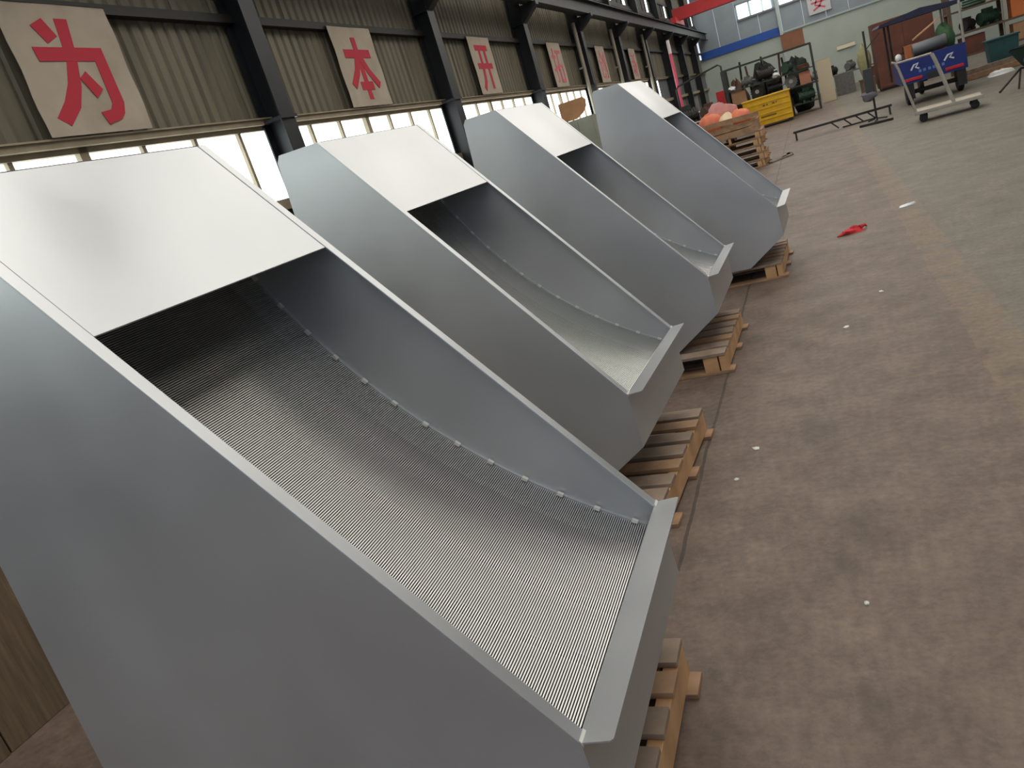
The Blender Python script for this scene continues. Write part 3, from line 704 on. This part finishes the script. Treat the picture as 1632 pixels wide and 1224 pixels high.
# red locker, left workbench and pipe hoop
l = thing('red_locker', 'narrow red steel locker left of the yellow bin', 'locker', (-2.98, 28.9, 0))
MB().box(0, 0.24, 0, 0.4, 0.05, 1.58).build('body', mat('locker_red', (178, 28, 38), 0.5, var=0.08), l, bevel=0.005)
MB().box(0.02, 0.22, -0.012, 0.0, 0.10, 1.53).build('door', MATS['locker_red'], l, bevel=0.003)
MB().bar((0.19, -0.03, 0.85), (0.19, -0.03, 0.98), 0.015).build('handle', M_GALV, l)
MB().box(0.02, 0.22, 0.02, 0.38, 0, 0.05).build('plinth', M_STEEL, l)
wb_ = thing('workbench', 'dark workbench heaped with parts behind the farthest machine', 'workbench', (-3.95, 24.6, 0))
MB().box(0, 1.5, 0, 0.8, 0.86, 0.92).build('top', M_DARKS[1], wb_)
for x in (0.06, 1.44):
    for yy in (0.06, 0.74): MB().bar((x, yy, 0), (x, yy, 0.86), 0.06).build('leg', M_STEEL, wb_)
MB().box(0.05, 1.45, 0.05, 0.75, 0.28, 0.31).build('shelf', M_STEEL, wb_)
motor((-3.5, 25.0, 0.92), 0.2, 1.4, M_DARKS[0], 'large black motor on the left workbench', 'parts on the left workbench')
motor((-2.85, 24.95, 0.92), 0.9, 1.1, M_DARKS[1], 'rusty motor on the left workbench', 'parts on the left workbench')
for k, (x, yy, a) in enumerate(((-3.3, 24.75, 0.3), (-3.0, 24.68, 0.5), (-2.75, 24.8, 0.1))):
    o = MB().tube([(-0.25, 0, 0.02), (0.25, 0, 0.02)], 0.02, 8).build('steel_bar', M_GALV); o.location = (x, yy, 0.92); o.rotation_euler = (0, 0, a)
    tag(o, 'shiny short steel bar on the left workbench, ' + ['left one', 'middle one', 'right one'][k], 'bar', 'bars on the left workbench')
h = thing('pipe_frame', 'dark pipe hoop standing over the left workbench', 'pipe frame', (0, 25.6, 0))
MB().tube([(-3.75, 0, 0), (-3.75, 0, 2.02), (-3.68, 0, 2.10), (-2.42, 0, 2.34), (-2.34, 0, 2.28), (-2.34, 0, 0)], 0.028, 8).build('hoop', M_STEEL, h, True)
for x in (-3.75, -2.34): MB().lathe([(0.09, 0), (0.09, 0.015), (0.04, 0.02), (0.035, 0.06)], 12, (x, 0, 0)).build('foot', M_STEEL, h)
o = thing('pink_pole', 'upright pink-red pole with a pale top near the left wall', 'pole', (-3.72, 25.85, 0))
MB().tube([(0, 0, 0.02), (0, 0, 3.1)], 0.05, 10).build('tube', mat('pink_pole_paint', (214, 92, 116), 0.6), o, True)
MB().tube([(0, 0, 3.1), (0, 0, 3.5)], 0.05, 10).build('pale_top', mat('pale_pole_top', (222, 210, 214), 0.6), o, True)
MB().lathe([(0.12, 0), (0.12, 0.02), (0.055, 0.022)], 12).build('base', M_STEEL, o)
M_PIPE = mat('pale_pipe', (150, 142, 128), 0.6, 0.2)
for k, (yy, lab) in enumerate(((17.6, 'pale vertical pipe on the left wall beside the banner 创'), (21.4, 'pale vertical pipe on the left wall beyond the banner 创'), (25.9, 'pale vertical pipe on the left wall beside the pink pole'))):
    o = thing('wall_pipe', lab, 'pipe', (XW+0.16, yy + 0.9, 0), 0, 'pipes on the left wall')
    MB().tube([(0, 0, 0), (0, 0, 4.0)], 0.045, 8).build('tube', M_PIPE, o, True)
    for z in (1.2, 3.0): MB().box(-0.10, 0.03, -0.06, 0.06, z, z+0.04).build('clamp', M_PIPE, o)

# ------------------------------------------------------------------ by the left wall behind the third machine
cb = thing('grey_cabinet', 'grey-green steel cabinet by the left wall behind the third machine', 'cabinet', (-4.42, 15.0, 0))
M_CAB = mat('cabinet_grey_green', (136, 138, 126), 0.6, var=0.08, scale=3)
MB().box(0, 0.6, 0, 0.8, 0.06, 1.92).build('body', M_CAB, cb, bevel=0.006)
for x in (0.01, 0.305): MB().box(x, x+0.285, -0.012, 0, 0.1, 1.88).build('door', M_CAB, cb, bevel=0.003)
MB().box(0.05, 0.55, 0.05, 0.75, 0, 0.06).build('plinth', M_STEEL, cb)
m = MB(); poly = [(0, 0)] + [(0.58*math.cos(a)*1.0, 0.36*math.sin(a)) for a in [k*math.pi/2/10 for k in range(11)]]
m.prism([(0.0, 0.0), (0.30, 0.0), (0.45, 0.08), (0.53, 0.18), (0.55, 0.30), (0.50, 0.36), (0.0, 0.36)], 0, 0.03)
o = m.build('plywood_offcut', mat('plywood_brown', (166, 120, 84), 0.8, var=0.12, scale=6), None, bevel=0.003); o.location = (-4.44, 15.1, 1.926); tag(o, 'brown plywood offcut with a rounded corner on the grey cabinet', 'plywood')
coil((-3.56, 15.2, 1.05), 0.22, 0.03, mat('red_hose', (168, 52, 52), 0.6), 'red hose coil on a stand beside the grey cabinet', (1.2, 0, 0.3), 'hose_coil')
st = thing('hose_stand', 'small dark stand holding the red hose coil', 'stand', (-3.56, 15.45, 0))
MB().tube([(0, 0, 0.02), (0, 0, 1.5)], 0.025, 8).build('post', M_STEEL, st, True)
MB().lathe([(0.18, 0), (0.18, 0.02), (0.03, 0.03)], 14).build('base', M_STEEL, st)
MB().bar((0, 0.02, 1.42), (0, -0.32, 1.42), 0.03).build('hook', M_STEEL, st)

# ------------------------------------------------------------------ beam on trestles, pole stand
tb = thing('steel_truss', 'long thin steel beam on low lattice feet across the floor', 'beam', (0, 20.0, 0))
MB().box(-0.55, 1.55, -0.04, 0.04, 0.17, 0.22).build('top_chord', M_STEEL, tb)
MB().box(0.5, 1.2, -0.03, 0.03, 0.0, 0.03).build('bottom_chord', M_STEEL, tb)
for x in (0.28, 0.55, 0.8, 1.05):
    MB().bar((x, 0, 0.18), (x+0.14, 0, 0.02), 0.03).build('diagonal', M_STEEL, tb)
MB().bar((-0.5, 0, 0.18), (-0.5, 0, 0.0), 0.04).build('foot', M_STEEL, tb)
MB().bar((1.5, 0, 0.18), (1.5, 0, 0.0), 0.04).build('foot', M_STEEL, tb)
o = MB().bar((0.8, 18.75, 0.025), (1.42, 18.5, 0.025), 0.05, 0.05).build('steel_bar', M_STEEL); tag(o, 'short dark steel bar lying on the floor left of the trolley', 'bar')
ps = thing('control_stand', 'thin dark pole stand with a box hung halfway, left of the trolley', 'stand', (1.18, 19.4, 0))
MB().tube([(0, 0, 0.0), (0, 0, 1.88)], 0.022, 8).build('pole', M_STEEL, ps, True)
for a in (0.3, 2.4, 4.5): MB().bar((0, 0, 0.05), (0.22*math.cos(a), 0.22*math.sin(a), 0.012), 0.025).build('foot', M_STEEL, ps)
bx = MB().box(-0.13, 0.05, -0.10, 0.06, 0.62, 1.12).build('control_box', mat('dark_box', (56, 56, 62), 0.6), ps, bevel=0.012)
MB().blob((-0.08, -0.05, 0.55), (0.16, 0.10, 0.10), 3, amp=0.2).build('hanging_cloth', mat('grey_cloth', (104, 98, 108), 0.9), ps, True)
MB().bar((0, 0, 1.5), (0.3, 0, 1.75), 0.02).build('arm', M_STEEL, ps)

# ------------------------------------------------------------------ platform trolley
M_TROL = mat('trolley_pale', (164, 160, 152), 0.5, 0.2, var=0.08, scale=8)
tr = thing('platform_trolley', 'pale platform trolley with push handle and four casters', 'trolley', (1.62, 16.35, 0), -0.12)
MB().box(0, 1.05, 0, 0.62, 0.17, 0.205).build('deck', mat('trolley_deck', (168, 158, 140), 0.6, var=0.1), tr, bevel=0.012)
MB().box(-0.015, 1.065, -0.02, 0.0, 0.155, 0.215).box(-0.015, 1.065, 0.62, 0.64, 0.155, 0.215).build('edge_rail', M_TROL, tr, bevel=0.006)
for x in (0.12, 0.93):
    for yy in (0.09, 0.53):
        cs = MB().box(x-0.04, x+0.04, yy-0.03, yy+0.03, 0.12, 0.17).build('caster', M_STEEL, tr)
        MB().lathe([(0.05, -0.02), (0.07, -0.015), (0.07, 0.015), (0.05, 0.02)], 14, (x, yy, 0.07), 'y').build('wheel', M_BLACK, cs, True)
MB().tube([(0.02, 0.06, 0.2), (-0.16, 0.06, 1.02), (-0.2, 0.06, 1.14), (-0.26, 0.06, 1.17)], 0.022, 8).build('handle_post', M_TROL, tr, True)
MB().tube([(0.62, 0.06, 0.2), (0.42, 0.06, 1.0), (0.38, 0.06, 1.12)], 0.032, 8).build('handle_post', M_TROL, tr, True)
MB().tube([(-0.2, 0.06, 1.13), (0.38, 0.06, 1.13)], 0.018, 8).build('handle_bar', M_TROL, tr, True)

# ------------------------------------------------------------------ blue cargo tricycle, seen from behind
M_BLUE = mat('cargo_blue', (22, 42, 116), 0.45, var=0.1, scale=4)
tk = thing('cargo_tricycle', 'blue cargo tricycle with a canopy, parked with its tailgate to the camera', 'tricycle', (1.88, 20.7, 0), 0.0)
MB().box(0, 1.32, 0, 1.7, 0.48, 0.53).box(0, 0.03, 0.03, 1.7, 0.53, 1.0).box(1.29, 1.32, 0.03, 1.7, 0.53, 1.0).box(0.03, 1.29, 1.67, 1.7, 0.53, 1.0).build('cargo_bed', M_BLUE, tk)
tg = MB().box(0.0, 1.32, -0.01, 0.03, 0.53, 1.02).build('tailgate', M_BLUE, tk, bevel=0.006)
for x, s_ in ((0.30, 1.0), (0.98, 1.15)):
    m = MB(); stroke(m, [(x-0.09*s_, 0.76), (x-0.02*s_, 0.86), (x+0.07*s_, 0.88), (x+0.01*s_, 0.80), (x+0.08*s_, 0.76)], 0.035, 0, 0.004)
    MB().add([(y_, -x_-0.011, z_) for x_, y_, z_ in m.v], m.f).build('white_emblem', mat('emblem_white', (206, 214, 222), 0.6), tg)
for x in (0.36, 0.45, 0.55, 0.64, 0.73, 0.82): MB().box(x, x+0.055, -0.016, -0.0105, 0.67, 0.73).build('lettering', mat('pale_letters', (96, 124, 178), 0.6), tg)
for x in (0.06, 0.88): MB().box(x, x+0.36, -0.03, 0.0, 0.53, 0.60).build('tail_lamp', mat('tail_lamp_red', (180, 36, 46), 0.35), tk, bevel=0.01)
MB().box(0.50, 0.82, -0.015, -0.005, 0.47, 0.62).build('number_plate', mat('plate_dark', (34, 40, 46), 0.6), tk)
for x in (0.14, 1.18):
    wh = MB().lathe([(0.14, -0.055), (0.24, -0.06), (0.265, -0.03), (0.265, 0.03), (0.24, 0.06), (0.14, 0.055)], 20, (x, 0.42, 0.265), 'x').build('wheel', M_BLACK, tk, True)
    MB().lathe([(0.13, -0.04), (0.13, 0.04)], 14, (x, 0.42, 0.265), 'x').build('hub', M_GALV, wh, True)
    MB().box(x-0.09, x+0.09, 0.02, 0.06, 0.14, 0.48).build('mudguard', M_BLACK, tk)
MB().tube([(0.14, 0.42, 0.265), (1.18, 0.42, 0.265)], 0.05, 8).build('axle', M_STEEL, tk)
fw = MB().lathe([(0.13, -0.04), (0.23, -0.05), (0.25, 0), (0.23, 0.05), (0.13, 0.04)], 18, (0.66, 2.75, 0.25), 'x').build('wheel', M_BLACK, tk, True)
MB().tube([(0.66, 2.75, 0.25), (0.66, 2.5, 0.9), (0.66, 2.42, 1.12)], 0.035, 8).build('fork', M_STEEL, tk, True)
MB().tube([(0.28, 2.32, 1.12), (0.66, 2.44, 1.1), (1.04, 2.32, 1.12)], 0.018, 8).build('handlebar', M_STEEL, tk, True)
MB().box(0.40, 0.92, 1.72, 2.2, 0.45, 0.78).build('seat_box', M_BLUE, tk, bevel=0.03)
MB().bar((0.66, 1.7, 0.4), (0.66, 2.6, 0.5), 0.1).build('frame_tube', M_BLUE, tk)
for x, yy in ((0.02, 1.62), (1.30, 0.05), (0.02, 2.7), (1.30, 2.7)):
    MB().tube([(x, yy, 0.95 if yy < 2 else 0.5), (x, yy, 1.90)], 0.026, 8).build('canopy_post', M_TROL if x > 1 else M_STEEL, tk, True)
MB().prism([(-0.25, 1.86), (-0.2, 1.92), (0.66, 2.02), (1.5, 1.92), (1.55, 1.86)], 0.9, 2.9).build('canopy', mat('canopy_navy', (30, 38, 66), 0.7, var=0.15), tk)
# load in the bed
o = MB().lathe([(0.02, -0.34), (0.13, -0.34), (0.14, -0.32), (0.14, 0.32), (0.13, 0.34), (0.02, 0.34)], 18, (0, 0, 0.14), 'x').build('metal_roll', mat('dull_grey_roll', (98, 102, 106), 0.5, 0.3), None, True); o.location = (2.55, 20.95, 1.03); o.rotation_euler = (0, -0.05, 0); tag(o, 'dull grey metal roll lying across the tricycle bed', 'roll')
carton((2.5, 21.35, 0.53), (0.8, 0.5, 0.75), mat('orange_carton_dull', (184, 112, 70), 0.8), 'orange-brown carton in the tricycle bed')
o = MB().bar((-0.3, 0, 0), (0.28, 0, 0.3), 0.1, 0.03).build('loose_plank', M_WOODEND); o.location = (2.55, 21.15, 1.38); tag(o, 'pale plank sticking up from the tricycle load', 'plank')
o = MB().blob((0, 0, 0), (0.22, 0.3, 0.36), 12, amp=0.16, flat=0.9).build('green_bundle', mat('green_tarp', (52, 84, 56), 0.8, var=0.3, scale=8), None, True); o.location = (2.95, 21.7, 1.15); tag(o, 'dark green tarp bundle at the right of the tricycle bed', 'bundle')
o = MB().blob((0, 0, 0), (0.07, 0.07, 0.09), 2, amp=0.05).build('white_helmet', mat('helmet_white', (220, 220, 222), 0.4), None, True); o.location = (1.90, 20.9, 1.09); tag(o, 'white round cap on the left corner of the tricycle bed', 'cap')

# ------------------------------------------------------------------ brown steel cabinet behind the tricycle
bc = thing('rust_brown_cabinet', 'tall rust-brown steel cabinet standing behind the blue tricycle', 'cabinet', (2.06, 29.6, 0), 0.04)
M_RUST = mat('rust_brown_paint', (116, 68, 54), 0.7, rgb2=(92, 56, 46), scale=2.2)
MB().box(0, 1.75, 0, 0.9, 0.08, 2.12).build('body', M_RUST, bc, bevel=0.008)
for x in (0.02, 0.885): 
    dd = MB().box(x, x+0.845, -0.016, 0.0, 0.12, 2.08).build('door', M_RUST, bc, bevel=0.004)
    MB().bar((x+(0.76 if x < 0.5 else 0.06), -0.035, 1.0), (x+(0.76 if x < 0.5 else 0.06), -0.035, 1.18), 0.02).build('handle', M_STEEL, dd)
MB().box(0.05, 1.7, 0.05, 0.85, 0, 0.08).build('plinth', M_STEEL, bc)

# ------------------------------------------------------------------ long low bench by the back wall with cream boxes
lb = thing('long_bench', 'long low bench along the white back wall', 'bench', (-0.1, 38.0, 0))
MB().box(0, 3.4, 0, 0.6, 0.70, 0.76).build('top', mat('mauve_bench', (112, 98, 102), 0.7), lb)
for x in (0.1, 1.1, 2.2, 3.3):
    for yy in (0.05, 0.55): MB().bar((x, yy, 0), (x, yy, 0.70), 0.07).build('leg', M_STEEL, lb)
carton((0.55, 33.6, 0), (0.5, 0.5, 1.55), mat('cream_carton', (214, 200, 174), 0.8), 'tall cream carton standing right of the dark rack')
for k, (x, h_, mm) in enumerate(((0.35, 0.42, M_DARKS[3]), (1.0, 0.36, M_DARKS[0]), (1.75, 0.4, M_DARKS[3]), (2.4, 0.34, M_DARKS[1]))):
    motor((-0.1+x, 38.3, 0.76), 0.5*k, 1.0, mm, ['grey motor at the left end of the long bench', 'dark motor second from the left on the long bench', 'grey motor second from the right on the long bench', 'rusty motor at the right end of the long bench'][k], 'motors on the long bench')
o = thing('sign_board', 'long cream notice board on the back wall above the bench', 'sign board', (1.42, YB-0.03, 1.72))
MB().box(0, 0.8, -0.03, 0, 0, 0.16).build('panel', mat('cream_board', (236, 226, 196), 0.6), o); MB().box(-0.02, 0.82, -0.035, -0.002, -0.02, 0.0).box(-0.02, 0.82, -0.035, -0.002, 0.16, 0.18).build('frame', M_GALV, o)
o = MB().blob((0, 0, 0), (0.2, 0.2, 0.55), 31, amp=0.15, flat=0.92).build('filled_sack', mat('olive_sack', (150, 146, 108), 0.85, var=0.15, scale=6), None, True); o.location = (1.72, 29.9, 0.506+0.55); tag(o, 'tall pale olive sack left of the rust-brown cabinet', 'sack')
st = MB().box(-0.22, 0.22, -0.22, 0.22, 0, 0.55).box(-0.25, 0.25, -0.25, 0.25, 0.5, 0.551).build('wooden_stool', M_DKBROWN); st.location = (1.72, 29.9, 0); tag(st, 'dark block stool under the olive sack', 'stool')

# ------------------------------------------------------------------ right-hand clutter behind and beside the tricycle
sh = thing('wooden_shelf', 'dark timber shelf stacked with parts behind the tricycle', 'shelf', (3.75, 26.2, 0))
M_TIM = mat('dark_timber', (96, 78, 66), 0.8, var=0.2, scale=6)
for x in (0, 1.3, 2.6):
    for yy in (0, 0.7): MB().bar((x, yy, 0), (x, yy, 2.3), 0.09).build('upright', M_TROL if (x == 1.3 and yy == 0) else M_TIM, sh)
for z in (0.45, 1.05, 1.65): MB().box(-0.05, 2.65, -0.05, 0.75, z, z+0.05).build('shelf_board', M_TIM, sh)
carton((4.25, 26.5, 0.50), (0.6, 0.45, 0.45), M_RUST, 'rust coloured box on the lowest shelf behind the tricycle')
carton((5.55, 26.45, 1.10), (0.7, 0.45, 0.48), mat('orange_cloth_box', (206, 118, 62), 0.8), 'bright orange box on the middle shelf at the right edge')
carton((5.5, 26.45, 0.50), (0.6, 0.45, 0.42), M_CARD, 'pale box on the lowest shelf at the right edge')
motor((4.7, 26.5, 1.10), 0.4, 1.1, M_DARKS[2], 'green motor on the middle shelf behind the tricycle', 'parts on the timber shelf')
motor((4.2, 26.5, 1.10), 0.9, 0.9, M_DARKS[0], 'black motor on the middle shelf behind the tricycle', 'parts on the timber shelf')
coil((4.4, 26.5, 1.70), 0.26, 0.04, M_DARKS[2], 'green hose coil on the top shelf behind the tricycle')
carton((5.2, 26.5, 1.70), (0.5, 0.45, 0.45), mat('orange_cloth_box', (206, 118, 62), 0.8), 'orange box on the top shelf at the right edge')
tbn = thing('teal_bin', 'dark teal steel bin right of the tricycle', 'bin', (4.18, 24.0, 0))
M_TEAL = mat('teal_paint', (28, 72, 76), 0.55, var=0.12, scale=5)
MB().prism([(0.05, 0.05), (0.62, 0.05), (0.68, 0.74), (0, 0.74)], 0, 0.5).build('body', M_TEAL, tbn, bevel=0.006)
MB().box(-0.03, 0.71, -0.03, 0.53, 0.74, 0.78).build('rim', M_TEAL, tbn, bevel=0.006)
for x in (0.1, 0.52): MB().box(x, x+0.06, 0.02, 0.48, 0, 0.05).build('skid', M_STEEL, tbn)
for k, (dy, dz) in enumerate(((0, 0.07), (0.16, 0.07), (0.08, 0.19))):
    o = MB().bar((3.55, 23.3+dy, dz), (5.2, 23.9+dy, dz), 0.13, 0.13).build('timber_beam', M_WOODG if k else M_WOOD, None, bevel=0.006)
    tag(o, 'weathered timber beam on the floor right of the tricycle, ' + ['front lower one', 'rear lower one', 'one lying on top'][k], 'timber', 'timber beams by the teal bin')
m = MB().blob((0, 0, 0), (0.34, 0.16, 0.10), 21, amp=0.3); m.v = [(x, yy, max(0.0, z)) for x, yy, z in m.v]
o = m.build('white_sheet', mat('white_plastic', (232, 232, 232), 0.6), None, True); o.location = (4.15, 22.6, 0); o.rotation_euler = (0, 0, 0.3); tag(o, 'crumpled white plastic sheet on the floor by the timber beams', 'sheet')
wbw = thing('wheelbarrow', 'dark green wheelbarrow at the right edge, its two handles toward the camera', 'wheelbarrow', (3.75, 17.6, 0), -0.5)
m = MB(); tv = []
for z, a_, b_, c_, d_ in ((0.38, -0.18, 0.18, 0.0, 0.5), (0.72, -0.33, 0.33, -0.2, 0.75)): tv += [(a_, c_, z), (b_, c_, z), (b_, d_, z), (a_, d_, z)]
m.add(tv, [(0, 3, 2, 1), (0, 1, 5, 4), (1, 2, 6, 5), (2, 3, 7, 6), (3, 0, 4, 7)]); m.add([(x*0.96, 0.02+y_*0.96, z+0.015) for x, y_, z in tv], [(0, 1, 2, 3), (0, 4, 5, 1), (1, 5, 6, 2), (2, 6, 7, 3), (3, 7, 4, 0)])
m.build('tub', mat('barrow_green', (36, 54, 48), 0.55, var=0.15), wbw)
for s_ in (-1, 1):
    MB().tube([(s_*0.08, 0.75, 0.22), (s_*0.22, 0.0, 0.36), (s_*0.30, -0.9, 0.10)], 0.02, 8).build('handle', M_STEEL, wbw, True)
    MB().tube([(s_*0.22, 0.0, 0.36), (s_*0.26, -0.08, 0.0)], 0.018, 8).build('leg', M_STEEL, wbw, True)
MB().lathe([(0.08, -0.035), (0.17, -0.04), (0.19, 0), (0.17, 0.04), (0.08, 0.035)], 18, (0, 0.78, 0.19), 'x').build('wheel', M_BLACK, wbw, True)
o = MB().blob((0, 0, 0), (0.22, 0.28, 0.24), 44, amp=0.15, flat=0.5).build('filled_sack', mat('grey_blue_sack', (70, 82, 96), 0.8, var=0.2), None, True); o.location = (3.8, 17.72, 0.52); tag(o, 'dark grey-blue sack in the wheelbarrow', 'sack')

# ------------------------------------------------------------------ more dark machine parts around the rack
def gearbox(loc, rz, sc, mm, label, grp):
    t_ = thing('gearbox', label, 'gearbox', loc, rz, grp)
    MB().prism([(-0.28*sc, 0), (0.28*sc, 0), (0.28*sc, 0.22*sc), (0.12*sc, 0.38*sc), (-0.14*sc, 0.38*sc), (-0.28*sc, 0.26*sc)], -0.18*sc, 0.18*sc).build('housing', mm, t_, bevel=0.012)
    MB().lathe([(0.11*sc, -0.24*sc), (0.11*sc, -0.17*sc)], 14, (0.1*sc, 0, 0.18*sc), 'y').build('flange', mm, t_)
    MB().lathe([(0.03*sc, -0.36*sc), (0.03*sc, -0.23*sc)], 10, (0.1*sc, 0, 0.18*sc), 'y').build('shaft', M_GALV, t_)
    MB().lathe([(0.02*sc, 0.37*sc), (0.03*sc, 0.42*sc), (0.02*sc, 0.46*sc)], 10, (-0.02*sc, 0, 0)).build('lifting_eye', M_STEEL, t_)
gg = 'gearboxes on the dark rack'
gearbox((sx_+0.55, sy_-0.08, 0.35), 0.1, 1.15, M_DARKS[1], 'rusty gearbox on the bottom shelf near the left upright', gg)
gearbox((sx_+1.75, sy_-0.05, 0.35), -0.2, 1.2, M_DARKS[0], 'black gearbox in the middle of the bottom rack shelf', gg)
gearbox((-3.62, 30.6, 0), 0.3, 2.2, M_DARKS[0], 'big black gearbox on the floor left of the dark rack', 'gearboxes by the dark rack')
gearbox((-3.55, 28.3, 0), 0.5, 2.0, M_DARKS[1], 'big rusty gearbox on the floor behind the left workbench', 'gearboxes by the dark rack')
for k, (x, yy, h_, lean) in enumerate(((-2.35, 31.25, 2.35, 0.16), (-1.9, 31.25, 2.15, -0.12), (-1.5, 31.25, 2.3, 0.05), (-1.05, 31.25, 2.2, 0.2), (-0.7, 31.25, 2.05, -0.08))):
    o = MB().tube([(0, 0, 0), (lean, -0.1, h_)], 0.035, 8).build('steel_pipe', M_DARKS[k % 2], None, True); o.location = (x, yy, 0.0)
    tag(o, 'dark steel pipe leaning behind the rack, ' + ['leftmost', 'second from the left', 'middle one', 'second from the right', 'rightmost'][k], 'pipe', 'pipes leaning behind the rack')
M_TARP = mat('black_green_tarp', (34, 42, 36), 0.8, var=0.35, scale=10)
m = MB().blob((0, 0, 0), (0.55, 0.28, 1.02), 77, 20, 12, amp=0.22, flat=0.95)
o = m.build('tarp_heap', M_TARP, None, True); o.location = (-1.45, 32.0, 0.97); tag(o, 'dark green-black tarp heap behind the rack', 'heap')
m = MB().blob((0, 0, 0), (0.42, 0.28, 0.95), 78, 20, 12, amp=0.22, flat=0.95)
o = m.build('tarp_heap', M_TARP, None, True); o.location = (-0.35, 32.0, 0.903); tag(o, 'smaller dark tarp heap behind the right end of the rack', 'heap')
m = MB().blob((0, 0, 0), (0.36, 0.28, 0.9), 79, 20, 12, amp=0.22, flat=0.95)
o = m.build('tarp_heap', M_DARKS[1], None, True); o.location = (-2.5, 32.0, 0.855); tag(o, 'rusty brown scrap heap under a sheet behind the left end of the rack', 'heap')
for k, (x, yy, d_, mm, lab) in enumerate(((1.25, 35.6, (0.7, 0.5, 0.8), M_DARKS[3], 'grey crate on the floor in front of the long bench'), (2.6, 36.2, (0.8, 0.5, 0.7), M_RUST, 'rust coloured crate on the floor in front of the long bench'), (3.5, 32.0, (0.8, 0.6, 1.5), M_DARKS[3], 'tall grey crate behind the rust-brown cabinet'), (6.0, 23.6, (0.8, 0.6, 1.2), M_DARKS[1], 'rusty crate at the far right edge'))):
    carton((x, yy, 0), d_, mm, lab, 0.1*k, 'crate', 'shipping_crate')
